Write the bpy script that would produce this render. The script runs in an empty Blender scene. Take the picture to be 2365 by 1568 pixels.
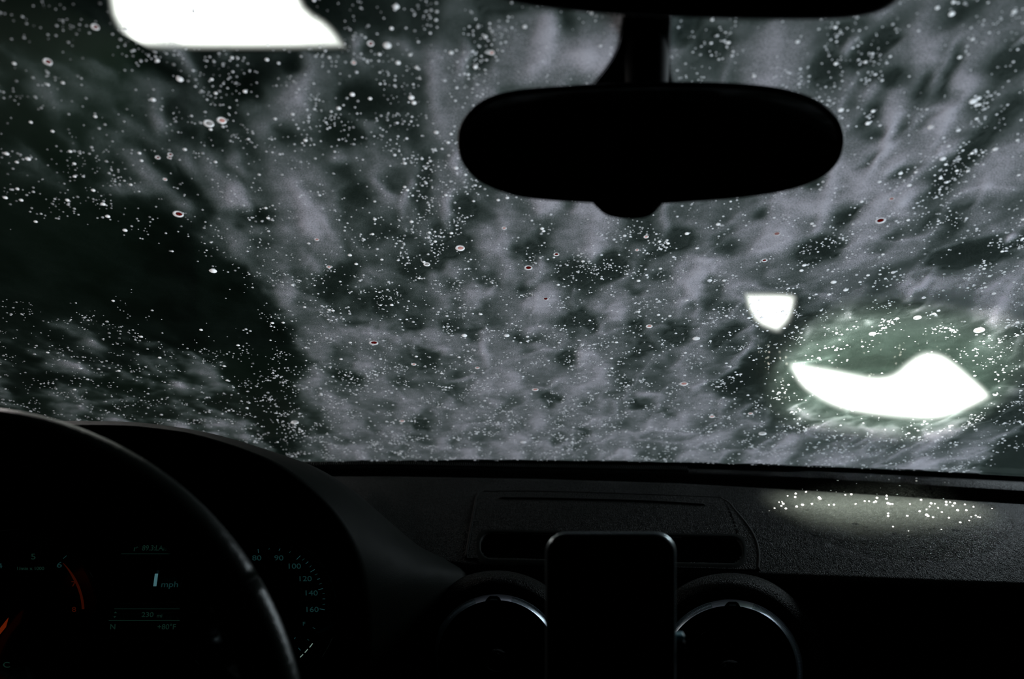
import bpy, bmesh, math, random
import numpy as np
from mathutils import Vector, Matrix
from mathutils.bvhtree import BVHTree

random.seed(7)
rng = np.random.default_rng(11)
sc = bpy.context.scene
col = sc.collection

# ------------------------------------------------------------------ camera
W, H, FPX = 2365.0, 1568.0, 28.0 / 36.0 * 2365.0
CAM = Vector((0.0, 0.0, 1.15))
PITCH = math.radians(-6.0)
cd = bpy.data.cameras.new('camera')
cam = bpy.data.objects.new('camera', cd)
col.objects.link(cam)
cam.location = CAM
cam.rotation_euler = (math.pi / 2 + PITCH, 0, 0)
cd.lens = 28.0
cd.sensor_width = 36.0
cd.clip_start = 0.02
cd.clip_end = 60
cd.dof.use_dof = True
cd.dof.focus_distance = 0.82
cd.dof.aperture_fstop = 4.8
sc.camera = cam
# ------------------------------------------------------------------ view, world
vs = sc.view_settings
vs.view_transform = 'Standard'
vs.look = 'None'
vs.gamma = 1.0
vs.use_curve_mapping = False
vs.exposure = 0.0
world = bpy.data.worlds.new('night')
sc.world = world
world.use_nodes = True
wb = world.node_tree.nodes['Background']
wb.inputs[0].default_value = (0.12, 1.0, 0.38, 1)
wb.inputs[1].default_value = 0.0016


# ------------------------------------------------------------------ large lamps of the wash bay
def area(name, loc, target, size, power, color):
    l = bpy.data.lights.new(name, 'AREA')
    l.shape = 'RECTANGLE'
    l.size, l.size_y = size
    l.energy = power
    l.color = color
    o = bpy.data.objects.new(name, l)
    col.objects.link(o)
    o.location = loc
    o.rotation_euler = (Vector(target) - Vector(loc)).to_track_quat('-Z', 'Y').to_euler()
    return o


area('bay_light', (3.0, 3.3, 1.95), (0.35, 0.85, 1.1), (1.4, 0.9), 270, (0.82, 0.89, 1.0))
area('bay_light', (-3.0, 3.7, 2.1), (-0.1, 0.9, 1.1), (1.2, 0.8), 105, (1.0, 0.87, 0.88))
spot_l = bpy.data.lights.new('spot_light', 'SPOT')
spot_l.energy = 34000
spot_l.color = (1.0, 0.94, 0.91)
spot_l.spot_size = math.radians(6.6)
spot_l.spot_blend = 0.95
spot_l.shadow_soft_size = 0.008
spot = bpy.data.objects.new('spot_light', spot_l)
col.objects.link(spot)

# ------------------------------------------------------------------ pixel <-> world (authoring helpers)
FW = Vector((0, math.cos(PITCH), math.sin(PITCH)))
UP = Vector((0, -math.sin(PITCH), math.cos(PITCH)))


def ray(px, py):
    return FW + Vector((1, 0, 0)) * ((px - W / 2) / FPX) - UP * ((py - H / 2) / FPX)


def P(px, py, Y):
    d = ray(px, py)
    return CAM + d * (Y / d.y)


def PZ(px, py, Z):
    d = ray(px, py)
    return CAM + d * ((Z - CAM.z) / d.z)


def project(x, y, z):
    dx, dy, dz = x - CAM.x, y - CAM.y, z - CAM.z
    f = dy * FW.y + dz * FW.z
    u = dy * UP.y + dz * UP.z
    return W / 2 + FPX * dx / f, H / 2 - FPX * u / f


# ------------------------------------------------------------------ mesh helpers
LOC = {}


def root(name, label, cat, loc=(0, 0, 0), group=None, kind=None):
    o = bpy.data.objects.new(name, None)
    col.objects.link(o)
    o.location = loc
    o.empty_display_size = 0.02
    LOC[o] = Vector(loc)
    tag(o, label, cat, group, kind)
    return o


def tag(o, label=None, cat=None, group=None, kind=None):
    if label: o['label'] = label
    if cat: o['category'] = cat
    if group: o['group'] = group
    if kind: o['kind'] = kind
    return o


def link(name, me, mat, parent=None, loc=None):
    o = bpy.data.objects.new(name, me)
    col.objects.link(o)
    if mat and not me.materials: me.materials.append(mat)
    if parent is not None:
        o.parent = parent
        LOC[o] = LOC.get(parent, Vector())
    else:
        LOC[o] = Vector(loc) if loc is not None else Vector()
        o.location = LOC[o]
    return o


def mk(name, verts, faces, mat, parent=None, smooth=True, loc=None, kind=None):
    org = LOC.get(parent, Vector()) if parent is not None else (Vector(loc) if loc is not None else Vector())
    me = bpy.data.meshes.new(name)
    me.from_pydata([tuple(Vector(v) - org) for v in verts], [], faces)
    me.update()
    if smooth:
        me.polygons.foreach_set('use_smooth', [True] * len(me.polygons))
    o = link(name, me, mat, parent, loc)
    if kind: o['kind'] = kind
    return o


def grid_faces(nr, nc, close=False):
    f = []
    for r in range(nr - 1):
        for c in range(nc if close else nc - 1):
            d = (c + 1) % nc
            f.append((r * nc + c, r * nc + d, (r + 1) * nc + d, (r + 1) * nc + c))
    return f


def loft(name, loops, mat, parent=None, cap0=False, cap1=False, closed=True, **k):
    n = len(loops[0])
    v = [p for l in loops for p in l]
    f = grid_faces(len(loops), n, closed)
    if cap0: f.append(tuple(range(n - 1, -1, -1)))
    if cap1: f.append(tuple((len(loops) - 1) * n + i for i in range(n)))
    return mk(name, v, f, mat, parent, **k)


def tube(name, pts, r, mat, parent=None, closed=False, seg=10, **k):
    pts = [Vector(p) for p in pts]
    n = len(pts)
    rs = r if isinstance(r, (list, tuple)) else [r] * n
    loops = []
    up = Vector((0.13, 0.21, 0.97)).normalized()
    for i, p in enumerate(pts):
        a = pts[(i - 1) % n] if (closed or i > 0) else p
        b = pts[(i + 1) % n] if (closed or i < n - 1) else p
        t = (b - a).normalized()
        s = t.cross(up)
        if s.length < 1e-3: s = t.cross(Vector((1, 0, 0)))
        s.normalize()
        q = s.cross(t).normalized()
        loops.append([p + (s * math.cos(2 * math.pi * j / seg) + q * math.sin(2 * math.pi * j / seg)) * rs[i] for j in range(seg)])
    if closed: loops.append(loops[0])
    return loft(name, loops, mat, parent, cap0=not closed, cap1=not closed, **k)


def box(name, lo, hi, mat, parent=None, bevel=0.0, loc=None, kind=None):
    bm = bmesh.new()
    bmesh.ops.create_cube(bm, size=1)
    lo, hi = Vector(lo), Vector(hi)
    c, s = (lo + hi) / 2, hi - lo
    org = LOC.get(parent, Vector()) if parent is not None else (Vector(loc) if loc is not None else Vector())
    for v in bm.verts:
        v.co = Vector((v.co.x * s.x, v.co.y * s.y, v.co.z * s.z)) + c - org
    if bevel:
        bmesh.ops.bevel(bm, geom=list(bm.edges), offset=bevel, segments=3, affect='EDGES', profile=0.5)
    me = bpy.data.meshes.new(name)
    bm.to_mesh(me)
    bm.free()
    o = link(name, me, mat, parent, loc)
    if kind: o['kind'] = kind
    return o


def crom(pts, n, closed=False):
    pts = [tuple(map(float, p)) for p in pts]
    m = len(pts)
    out = []
    segs = m if closed else m - 1
    # resample evenly by chord
    dense = []
    for i in range(segs):
        p1, p2 = pts[i], pts[(i + 1) % m]
        p0 = pts[(i - 1) % m] if (closed or i > 0) else p1
        p3 = pts[(i + 2) % m] if (closed or i + 2 < m) else p2
        for j in range(24):
            t = j / 24
            dense.append(tuple(0.5 * (2 * b + (c - a) * t + (2 * a - 5 * b + 4 * c - d) * t * t + (3 * b - a - 3 * c + d) * t ** 3)
                               for a, b, c, d in zip(p0, p1, p2, p3)))
    dense.append(pts[0] if closed else pts[-1])
    D = np.array(dense)
    s = np.r_[0, np.cumsum(np.linalg.norm(np.diff(D, axis=0), axis=1))]
    q = np.linspace(0, s[-1], n, endpoint=not closed)
    return [tuple(np.interp(x, s, D[:, k]) for k in range(D.shape[1])) for x in q]


def pl(xs, ys, x):
    return float(np.interp(x, xs, ys))


# ------------------------------------------------------------------ materials
def mat(name, base, rough=0.5, metal=0.0, spec=0.5, bump=None, emit=None, coat=0.0):
    m = bpy.data.materials.new(name)
    m.use_nodes = True
    nt = m.node_tree
    b = nt.nodes['Principled BSDF']
    b.inputs['Base Color'].default_value = (*base, 1)
    b.inputs['Roughness'].default_value = rough
    b.inputs['Metallic'].default_value = metal
    b.inputs['Specular IOR Level'].default_value = spec
    b.inputs['Coat Weight'].default_value = coat
    if emit:
        b.inputs['Emission Color'].default_value = (*emit[0], 1)
        b.inputs['Emission Strength'].default_value = emit[1]
    tc = nt.nodes.new('ShaderNodeTexCoord')
    if bump:
        kind, scale, dist, strength = bump
        if kind == 'leather':
            t = nt.nodes.new('ShaderNodeTexVoronoi')
            t.feature = 'DISTANCE_TO_EDGE'
            t.inputs['Scale'].default_value = scale
            nz = nt.nodes.new('ShaderNodeTexNoise')
            nz.inputs['Scale'].default_value = scale * 0.35
            nz.inputs['Detail'].default_value = 3
            mx = nt.nodes.new('ShaderNodeVectorMath'); mx.operation = 'SCALE'
            mx.inputs['Scale'].default_value = 0.006
            ad = nt.nodes.new('ShaderNodeVectorMath'); ad.operation = 'ADD'
            nt.links.new(tc.outputs['Object'], nz.inputs['Vector'])
            nt.links.new(nz.outputs['Color'], mx.inputs[0])
            nt.links.new(tc.outputs['Object'], ad.inputs[0])
            nt.links.new(mx.outputs[0], ad.inputs[1])
            nt.links.new(ad.outputs[0], t.inputs['Vector'])
            mr = nt.nodes.new('ShaderNodeMapRange')
            mr.inputs['From Max'].default_value = 0.32
            nt.links.new(t.outputs['Distance'], mr.inputs['Value'])
            out = mr.outputs['Result']
        else:
            t = nt.nodes.new('ShaderNodeTexNoise')
            t.inputs['Scale'].default_value = scale
            t.inputs['Detail'].default_value = 4
            nt.links.new(tc.outputs['Object'], t.inputs['Vector'])
            out = t.outputs['Fac']
        bp = nt.nodes.new('ShaderNodeBump')
        bp.inputs['Distance'].default_value = dist
        bp.inputs['Strength'].default_value = strength
        nt.links.new(out, bp.inputs['Height'])
        nt.links.new(bp.outputs['Normal'], b.inputs['Normal'])
    # faint procedural variation of roughness on every surface
    nv = nt.nodes.new('ShaderNodeTexNoise')
    nv.inputs['Scale'].default_value = 35
    nt.links.new(tc.outputs['Object'], nv.inputs['Vector'])
    mp = nt.nodes.new('ShaderNodeMapRange')
    mp.inputs['To Min'].default_value = max(0, rough - 0.05)
    mp.inputs['To Max'].default_value = min(1, rough + 0.05)
    nt.links.new(nv.outputs['Fac'], mp.inputs['Value'])
    nt.links.new(mp.outputs['Result'], b.inputs['Roughness'])
    return m


def emis(name, colr, s, attr=None):
    m = bpy.data.materials.new(name)
    m.use_nodes = True
    nt = m.node_tree
    nt.nodes.clear()
    e = nt.nodes.new('ShaderNodeEmission')
    e.inputs[0].default_value = (*colr, 1)
    e.inputs[1].default_value = s
    if attr:  # edge blur painted into the glow: output falls off towards the rim of the lamp
        at = nt.nodes.new('ShaderNodeAttribute'); at.attribute_name = attr
        mu = nt.nodes.new('ShaderNodeMath'); mu.operation = 'MULTIPLY'; mu.inputs[1].default_value = s
        nt.links.new(at.outputs['Fac'], mu.inputs[0]); nt.links.new(mu.outputs[0], e.inputs[1])
    o = nt.nodes.new('ShaderNodeOutputMaterial')
    nt.links.new(e.outputs[0], o.inputs[0])
    return m


M = {
    'pad': mat('dash_leather', (0.0058, 0.0066, 0.0058), 0.55, spec=0.008, bump=('leather', 430, 0.0022, 1.0)),
    'plastic': mat('black_plastic', (0.0009, 0.0017, 0.0011), 0.6, spec=0.012, bump=('noise', 900, 0.0003, 0.4)),
    'dark': mat('deep_black', (0.001, 0.0015, 0.001), 0.8, spec=0.03),
    'gloss': mat('gloss_black', (0.003, 0.003, 0.003), 0.12, spec=0.35),
    'glass_mirror': mat('mirror_glass', (0.25, 0.25, 0.25), 0.05, metal=1.0),
    'rim': mat('wheel_leather', (0.0012, 0.0022, 0.0014), 0.30, spec=0.07, bump=('leather', 620, 0.0003, 0.25)),
    'alu': mat('brushed_aluminium', (0.85, 0.86, 0.98), 0.34, metal=0.85),
    'alu_rib': mat('ribbed_aluminium', (0.50, 0.56, 0.62), 0.36, metal=0.85),
    'steel': mat('phone_edge', (0.12, 0.145, 0.15), 0.28, metal=0.9),
    'clip': mat('teal_plastic', (0.02, 0.07, 0.085), 0.5, spec=.2),
    'frit': mat('black_ceramic', (0.004, 0.007, 0.004), 0.6, spec=0.3),
    'cloth': mat('headliner_cloth', (0.02, 0.022, 0.02), 0.9, bump=('noise', 500, 0.0005, 0.5)),
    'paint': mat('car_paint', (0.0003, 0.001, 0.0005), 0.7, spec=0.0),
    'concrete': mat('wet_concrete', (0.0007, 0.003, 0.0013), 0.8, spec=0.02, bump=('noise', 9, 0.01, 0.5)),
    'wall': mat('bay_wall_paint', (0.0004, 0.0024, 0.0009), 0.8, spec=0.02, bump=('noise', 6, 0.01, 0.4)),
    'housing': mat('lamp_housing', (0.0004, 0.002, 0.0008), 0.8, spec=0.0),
    'lamp': emis('lamp_diffuser', (1.0, 0.985, 0.95), 9.0, 'glow'),
    'teal': emis('display_teal', (0.10, 0.42, 0.42), 0.045),
    'teal_hi': emis('display_bright', (0.22, 0.55, 0.62), 0.20),
    'green': emis('display_green', (0.10, 0.36, 0.26), 0.036),
    'tick': emis('display_tick', (0.12, 0.5, 0.55), 0.075),
    'white_tick': emis('display_white', (0.5, 0.75, 0.65), 0.30),
    'red': emis('display_red', (1.0, 0.12, 0.03), 0.020),
    'needle': emis('needle_red', (1.0, 0.10, 0.015), 0.085),
    'sparkle': mat('light_sparkle', (0.95, 0.90, 0.86), 0.18, spec=0.8),
}


def thin_glass():
    m = bpy.data.materials.new('windshield_glass')
    m.use_nodes = True
    nt = m.node_tree
    nt.nodes.clear()
    t = nt.nodes.new('ShaderNodeBsdfTransparent')
    t.inputs[0].default_value = (0.95, 0.985, 0.965, 1)
    g = nt.nodes.new('ShaderNodeBsdfGlossy')
    g.inputs['Roughness'].default_value = 0.02
    lw = nt.nodes.new('ShaderNodeLayerWeight')
    lw.inputs[0].default_value = 0.5
    pw = nt.nodes.new('ShaderNodeMath'); pw.operation = 'POWER'; pw.inputs[1].default_value = 5
    nt.links.new(lw.outputs['Facing'], pw.inputs[0])
    fr = nt.nodes.new('ShaderNodeMath'); fr.operation = 'MULTIPLY_ADD'; fr.inputs[1].default_value = 0.9; fr.inputs[2].default_value = 0.02
    nt.links.new(pw.outputs[0], fr.inputs[0])
    mx = nt.nodes.new('ShaderNodeMixShader')
    o = nt.nodes.new('ShaderNodeOutputMaterial')
    nt.links.new(fr.outputs[0], mx.inputs[0])
    nt.links.new(t.outputs[0], mx.inputs[1])
    nt.links.new(g.outputs[0], mx.inputs[2])
    nt.links.new(mx.outputs[0], o.inputs[0])
    return m


def foam_mat():
    """Soap film: its thickness ('thick', a property of the mesh) sets how much it scatters and how much it lets through."""
    m = bpy.data.materials.new('soap_foam')
    m.use_nodes = True
    nt = m.node_tree
    N, L = nt.nodes, nt.links
    N.clear()
    at = N.new('ShaderNodeAttribute'); at.attribute_name = 'thick'
    uv = N.new('ShaderNodeUVMap'); uv.uv_map = 'film'
    n1 = N.new('ShaderNodeTexNoise'); n1.inputs['Scale'].default_value = 900; n1.inputs['Detail'].default_value = 2
    n2 = N.new('ShaderNodeTexNoise'); n2.inputs['Scale'].default_value = 130; n2.inputs['Detail'].default_value = 3
    L.new(uv.outputs[0], n1.inputs['Vector']); L.new(uv.outputs[0], n2.inputs['Vector'])
    a = N.new('ShaderNodeMath'); a.operation = 'MULTIPLY_ADD'; a.inputs[1].default_value = 1.5; a.inputs[2].default_value = 0.25
    L.new(n1.outputs['Fac'], a.inputs[0])
    b = N.new('ShaderNodeMath'); b.operation = 'MULTIPLY_ADD'; b.inputs[1].default_value = 0.5; b.inputs[2].default_value = 0.75
    L.new(n2.outputs['Fac'], b.inputs[0])
    c = N.new('ShaderNodeMath'); c.operation = 'MULTIPLY'
    L.new(a.outputs[0], c.inputs[0]); L.new(b.outputs[0], c.inputs[1])
    d = N.new('ShaderNodeMath'); d.operation = 'MULTIPLY'; d.use_clamp = True
    L.new(at.outputs['Fac'], d.inputs[0]); L.new(c.outputs[0], d.inputs[1])
    cr = N.new('ShaderNodeValToRGB')
    e = cr.color_ramp.elements
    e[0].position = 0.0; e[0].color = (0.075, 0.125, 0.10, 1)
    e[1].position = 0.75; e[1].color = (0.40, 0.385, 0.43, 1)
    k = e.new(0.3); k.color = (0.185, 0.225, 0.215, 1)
    L.new(d.outputs[0], cr.inputs[0])
    tr = N.new('ShaderNodeBsdfTransparent')
    tl = N.new('ShaderNodeBsdfTranslucent')
    df = N.new('ShaderNodeBsdfDiffuse')
    L.new(cr.outputs[0], tl.inputs[0]); L.new(cr.outputs[0], df.inputs[0])
    m1 = N.new('ShaderNodeMixShader'); m1.inputs[0].default_value = 0.25
    L.new(tl.outputs[0], m1.inputs[1]); L.new(df.outputs[0], m1.inputs[2])
    m2 = N.new('ShaderNodeMixShader')
    L.new(d.outputs[0], m2.inputs[0]); L.new(tr.outputs[0], m2.inputs[1]); L.new(m1.outputs[0], m2.inputs[2])
    o = N.new('ShaderNodeOutputMaterial')
    L.new(m2.outputs[0], o.inputs[0])
    return m


def bubble_mat(name, colr, clear=0.0, attr=False):
    m = bpy.data.materials.new(name)
    m.use_nodes = True
    nt = m.node_tree
    N, L = nt.nodes, nt.links
    N.clear()
    tl = N.new('ShaderNodeBsdfTranslucent'); tl.inputs[0].default_value = (*colr, 1)
    df = N.new('ShaderNodeBsdfDiffuse'); df.inputs[0].default_value = (*colr, 1)
    m1 = N.new('ShaderNodeMixShader'); m1.inputs[0].default_value = 0.2
    L.new(tl.outputs[0], m1.inputs[1]); L.new(df.outputs[0], m1.inputs[2])
    tr = N.new('ShaderNodeBsdfTransparent')
    m2 = N.new('ShaderNodeMixShader'); m2.inputs[0].default_value = 1 - clear
    if attr:
        at = N.new('ShaderNodeAttribute'); at.attribute_name = 'milk'
        L.new(at.outputs['Fac'], m2.inputs[0])
    L.new(tr.outputs[0], m2.inputs[1]); L.new(m1.outputs[0], m2.inputs[2])
    o = N.new('ShaderNodeOutputMaterial')
    L.new(m2.outputs[0], o.inputs[0])
    return m


M['glass'] = thin_glass()
M['foam'] = foam_mat()
M['bubble'] = bubble_mat('bubble_skin', (0.97, 0.96, 1.0), attr=True)
M['bubble_w'] = bubble_mat('bubble_skin_white', (0.97, 0.95, 0.97))
M['refract_red'] = bubble_mat('bubble_refract_red', (0.13, 0.004, 0.003))
M['refract_pink'] = bubble_mat('bubble_refract_pink', (0.62, 0.30, 0.27))
M['lens_grey'] = bubble_mat('bubble_lens_grey', (0.5, 0.47, 0.47), clear=0.3)

# ------------------------------------------------------------------ windshield surface
RAKE = math.radians(33)
ZB = 0.8374
CR, SR = math.cos(RAKE), math.sin(RAKE)


def yb(u): return 1.2 - 0.143 * (u + 0.05) ** 2


def S(u, v, off=0.0):
    y0 = yb(u)
    # outward normal
    ty = -0.286 * (u + 0.05)
    n = Vector((-SR * ty, SR, CR)).normalized()
    return Vector((u, y0 - v * CR, ZB + v * SR)) + n * off


def S_np(u, v): return u, 1.2 - 0.143 * (u + 0.05) ** 2 - v * CR, ZB + v * SR


def on_glass(px, py):
    d = ray(px, py)
    lo, hi = 0.1, 2.5

    def g(t):
        p = CAM + d * t
        return (p.z - ZB) - (yb(p.x) - p.y) * SR / CR
    # g < 0 inside the car
    for _ in range(60):
        m_ = (lo + hi) / 2
        if g(m_) < 0: lo = m_
        else: hi = m_
    p = CAM + d * lo
    return p.x, (p.z - ZB) / SR


# ------------------------------------------------------------------ film thickness on the glass
U0, U1, V0, V1 = -0.92, 1.06, -0.03, 0.98
NU, NV = 760, 400
uu, vv = np.meshgrid(np.linspace(U0, U1, NU), np.linspace(V0, V1, NV))


def vnoise(x, y, seed):
    r = np.random.default_rng(seed)
    G = r.random((257, 257)); G[:, 256] = G[:, 0]; G[256, :] = G[0, :]
    xi = np.floor(x).astype(int); yi = np.floor(y).astype(int)
    fx, fy = x - xi, y - yi
    fx = fx * fx * (3 - 2 * fx); fy = fy * fy * (3 - 2 * fy)
    xi %= 256; yi %= 256
    return (G[yi, xi] * (1 - fx) + G[yi, xi + 1] * fx) * (1 - fy) + (G[yi + 1, xi] * (1 - fx) + G[yi + 1, xi + 1] * fx) * fy


def fbm(x, y, seed, o=3, gain=0.5):
    s, a, t = 0, 1, 0
    for i in range(o):
        s = s + a * vnoise(x * 2 ** i + 17 * i, y * 2 ** i + 31 * i, seed + i); t += a; a *= gain
    return s / t


FEAT = [
    # px, py, long, short, angle, weight      (dark = negative: film thin, bright = positive: film thick)
    # the broad clear patch low on the driver's side
    (250, 600, 240, 85, 12, -1.5), (80, 610, 170, 95, 0, -1.3), (460, 690, 190, 85, 38, -1.5), (580, 830, 110, 65, 62, -1.2),
    (620, 930, 90, 45, 80, -.7), (300, 720, 260, 50, 14, -1.0), (20, 720, 120, 60, 0, -.8), (-20, 480, 140, 60, 55, -.6),
    (400, 780, 130, 30, 20, -.5), (30, 40, 230, 70, 30, -.8), (340, 165, 110, 26, 35, -.6), (200, 300, 60, 40, 20, -.3),
    (400, 270, 60, 35, 20, -.35), (560, 220, 32, 26, 0, -.4), (680, 172, 34, 22, 0, -.4), (100, 345, 110, 28, 52, -.55),
    (20, 300, 60, 45, 0, -.5), (440, 335, 60, 30, 10, -.35), (575, 522, 60, 26, 0, -.5), (460, 515, 35, 28, 0, -.4),
    (608, 580, 34, 22, 0, -.3), (1102, 140, 58, 27, 100, -.7), (855, 250, 62, 34, 0, -.5), (795, 330, 50, 32, 0, -.4),
    (652, 337, 34, 28, 0, -.35), (975, 455, 56, 22, 95, -.5), (832, 472, 34, 26, 0, -.35), (906, 438, 34, 26, 0, -.3),
    (1024, 553, 40, 18, 0, -.4), (1068, 508, 30, 22, 0, -.35), (860, 50, 60, 45, 80, -.6), (960, 30, 70, 40, 90, -.4),
    (740, 20, 80, 30, 50, -.4), (300, 160, 60, 20, 20, -.2), (620, 130, 180, 14, 2, -.5),
    (1035, 600, 66, 22, -28, -.55), (955, 635, 34, 20, -30, -.4), (775, 660, 64, 28, -30, -.5), (870, 712, 46, 26, 0, -.45),
    (1057, 678, 26, 22, 0, -.4), (1053, 730, 24, 20, 0, -.35), (1040, 772, 32, 22, 0, -.45), (938, 767, 42, 20, 0, -.45),
    (982, 840, 24, 26, 0, -.5), (816, 770, 32, 12, 0, -.35), (793, 885, 42, 18, 0, -.4), (1212, 692, 24, 16, 0, -.4),
    (1327, 648, 38, 32, 0, -.55), (1209, 594, 22, 36, 0, -.45), (1138, 665, 22, 18, 0, -.35), (975, 993, 24, 18, 0, -.45),
    (1226, 797, 28, 12, 0, -.4), (1304, 841, 18, 8, 0, -.3), (1084, 790, 30, 14, 0, -.4), (1344, 1010, 28, 8, 0, -.35),
    (1277, 946, 18, 20, 0, -.4), (1310, 490, 30, 16, 0, -.35), (1475, 543, 26, 32, 0, -.6), (1404, 636, 46, 24, -20, -.5),
    (1573, 571, 42, 24, 0, -.4), (1516, 599, 20, 14, 0, -.35), (1675, 562, 24, 38, 0, -.4), (1648, 670, 22, 42, 0, -.4),
    (1530, 656, 26, 18, 0, -.3), (1465, 690, 22, 12, 0, -.3), (1350, 756, 38, 20, 0, -.5), (1472, 772, 24, 20, 0, -.45),
    (1567, 783, 32, 26, -20, -.5), (1655, 726, 32, 22, 0, -.4), (1680, 790, 40, 20, -30, -.4), (1722, 880, 60, 30, -40, -.75),
    (1482, 946, 34, 14, 0, -.5), (1536, 970, 24, 10, 0, -.4), (1279, 934, 20, 12, 0, -.3), (1482, 817, 22, 16, 0, -.35),
    (1756, 517, 24, 12, -20, -.4), (1888, 597, 42, 26, -20, -.45), (2020, 140, 80, 24, -35, -.7), (1913, 182, 36, 34, 0, -.45),
    (2070, 208, 34, 24, 0, -.55), (2192, 190, 76, 16, -55, -.55), (2138, 222, 42, 16, -60, -.4), (2010, 294, 38, 16, -40, -.45),
    (2022, 336, 28, 14, 0, -.35), (2002, 400, 28, 10, -40, -.35), (1875, 442, 32, 18, 0, -.45), (2096, 425, 32, 14, -15, -.45),
    (2104, 265, 34, 12, -55, -.3), (2330, 290, 75, 45, -50, -.6), (2215, 405, 110, 26, -45, -.75), (2340, 160, 60, 40, -40, -.6),
    (1940, 100, 62, 28, -20, -.4), (2080, 322, 34, 9, -60, -.3), (2220, 50, 90, 30, -30, -.4), (1700, 110, 60, 34, -30, -.3),
    (1982, 508, 36, 13, -42, -.6), (1923, 594, 34, 18, -10, -.45), (2058, 578, 50, 11, -25, -.4), (2270, 600, 130, 34, -14, -1.0),
    (2200, 520, 80, 34, -25, -.5), (2070, 728, 90, 16, -16, -.6), (2085, 765, 70, 18, -12, -.4), (2225, 790, 70, 24, -18, -.55),
    (1905, 795, 46, 11, -20, -.4), (2345, 790, 50, 12, -22, -.4), (2345, 1078, 80, 42, -38, -1.6), (1960, 870, 60, 12, 10, -.5),
    (1800, 40, 120, 25, 0, -.5), (1290, 50, 60, 30, 60, -.5), (1200, 30, 80, 22, 0, -.3), (1600, 100, 50, 40, 0, -.35),
    (1740, 735, 30, 12, 80, -.3), (2230, 880, 60, 14, -40, -.4), (640, 1020, 70, 40, 60, -.5), (250, 890, 60, 28, 0, -.35),
    (60, 900, 60, 40, 60, -.3), (160, 800, 60, 14, 20, -.3), (170, 930, 50, 12, 0, -.3), (560, 870, 46, 20, 20, -.4),
    (2050, 855, 30, 10, 0, -.3), (730, 1010, 60, 12, 0, -.25), (690, 860, 40, 26, 0, -.3), (900, 560, 46, 20, 0, -.25),
    (2065, 893, 325, 118, 3, -1.15), (1780, 715, 90, 70, 0, -.15),
    # thick streaks
    (180, 155, 80, 18, 32, .34), (90, 245, 66, 20, 54, .32), (410, 155, 50, 15, 50, .42), (352, 292, 46, 17, 80, .32),
    (330, 408, 78, 19, 42, .48), (662, 255, 46, 42, 0, .42), (700, 195, 60, 20, 112, .28), (548, 400, 36, 14, 65, .32),
    (540, 470, 38, 14, 70, .32), (700, 485, 66, 26, 72, .46), (714, 555, 36, 14, 52, .34), (465, 573, 36, 16, 32, .38),
    (425, 503, 42, 14, 40, .28), (290, 455, 70, 16, 0, .28), (510, 140, 34, 13, 110, .28), (790, 375, 34, 22, 0, .26),
    (1007, 238, 92, 26, 92, .46), (1055, 405, 46, 16, 80, .42), (830, 305, 44, 14, 32, .30), (1254, 120, 80, 26, 98, .55),
    (1068, 160, 42, 14, 100, .38), (825, 130, 44, 17, 90, .40), (880, 458, 50, 14, 52, .40), (930, 492, 46, 16, 100, .42),
    (1028, 508, 48, 11, 97, .46), (1126, 567, 44, 32, 0, .42), (1261, 500, 36, 17, -15, .40), (780, 387, 30, 16, 0, .26),
    (715, 625, 36, 13, 50, .30), (655, 690, 58, 18, 85, .28), (1107, 702, 26, 20, 0, .42), (1258, 716, 46, 30, -20, .36),
    (1361, 608, 36, 26, 0, .38), (1243, 642, 34, 14, -60, .28), (1121, 828, 48, 10, 86, .34), (1002, 818, 30, 7, 10, .30),
    (965, 838, 22, 6, 90, .25), (837, 872, 38, 12, 30, .28), (745, 895, 24, 10, 0, .24), (1057, 890, 32, 6, -6, .34),
    (1344, 845, 28, 16, 0, .26), (894, 770, 26, 14, -30, .26), (1371, 508, 42, 20, 20, .42), (1530, 522, 44, 11, 95, .36),
    (1376, 598, 46, 22, 80, .38), (1636, 634, 26, 9, 40, .38), (1600, 690, 50, 13, -60, .40), (1421, 740, 28, 14, -50, .34),
    (1700, 852, 66, 9, -44, .50), (1728, 765, 46, 20, 90, .30), (1680, 540, 38, 11, -40, .34), (1450, 945, 24, 6, 80, .26),
    (1480, 926, 34, 5, -5, .26), (1347, 842, 26, 14, 90, .2), (1966, 150, 66, 13, 96, .34), (2058, 108, 50, 12, -32, .36),
    (2183, 185, 70, 11, -58, .42), (2237, 220, 32, 22, -30, .40), (2020, 232, 60, 14, -50, .34), (2060, 300, 80, 18, -76, .40),
    (2040, 370, 72, 9, -66, .42), (2180, 315, 56, 34, -50, .42), (2215, 280, 60, 12, -48, .28), (2200, 377, 26, 16, 0, .38),
    (2176, 371, 12, 4, -70, .9), (2075, 410, 36, 9, -40, .38), (2112, 480, 62, 18, -36, .46), (1930, 447, 62, 13, -68, .32),
    (2353, 130, 22, 7, -32, .7), (1910, 535, 46, 13, -48, .38), (2346, 567, 17, 7, -35, .9), (2127, 682, 46, 9, -52, .44),
    (2310, 745, 50, 11, -48, .3), (2020, 622, 60, 16, -15, .2), (2276, 475, 50, 11, -66, .30), (2036, 478, 26, 22, 0, .22),
    (1795, 590, 40, 26, -30, .26), (1200, 205, 60, 20, 0, .22), (1440, 190, 90, 16, 0, .25), (1350, 160, 30, 20, 0, .3),
    (160, 790, 50, 22, 30, .30), (210, 870, 60, 18, 0, .30), (330, 805, 50, 10, 12, .30), (270, 945, 60, 10, 0, .28),
    (395, 905, 20, 9, 30, .25), (330, 885, 30, 9, 50, .2), (1100, 1000, 400, 60, 0, .10), (2050, 1020, 260, 60, 0, .12),
    (2200, 1000, 90, 20, -40, .22), (850, 980, 160, 60, 0, .06), (1240, 300, 200, 200, 0, .1), (620, 360, 90, 26, 70, .18),
]


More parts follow.
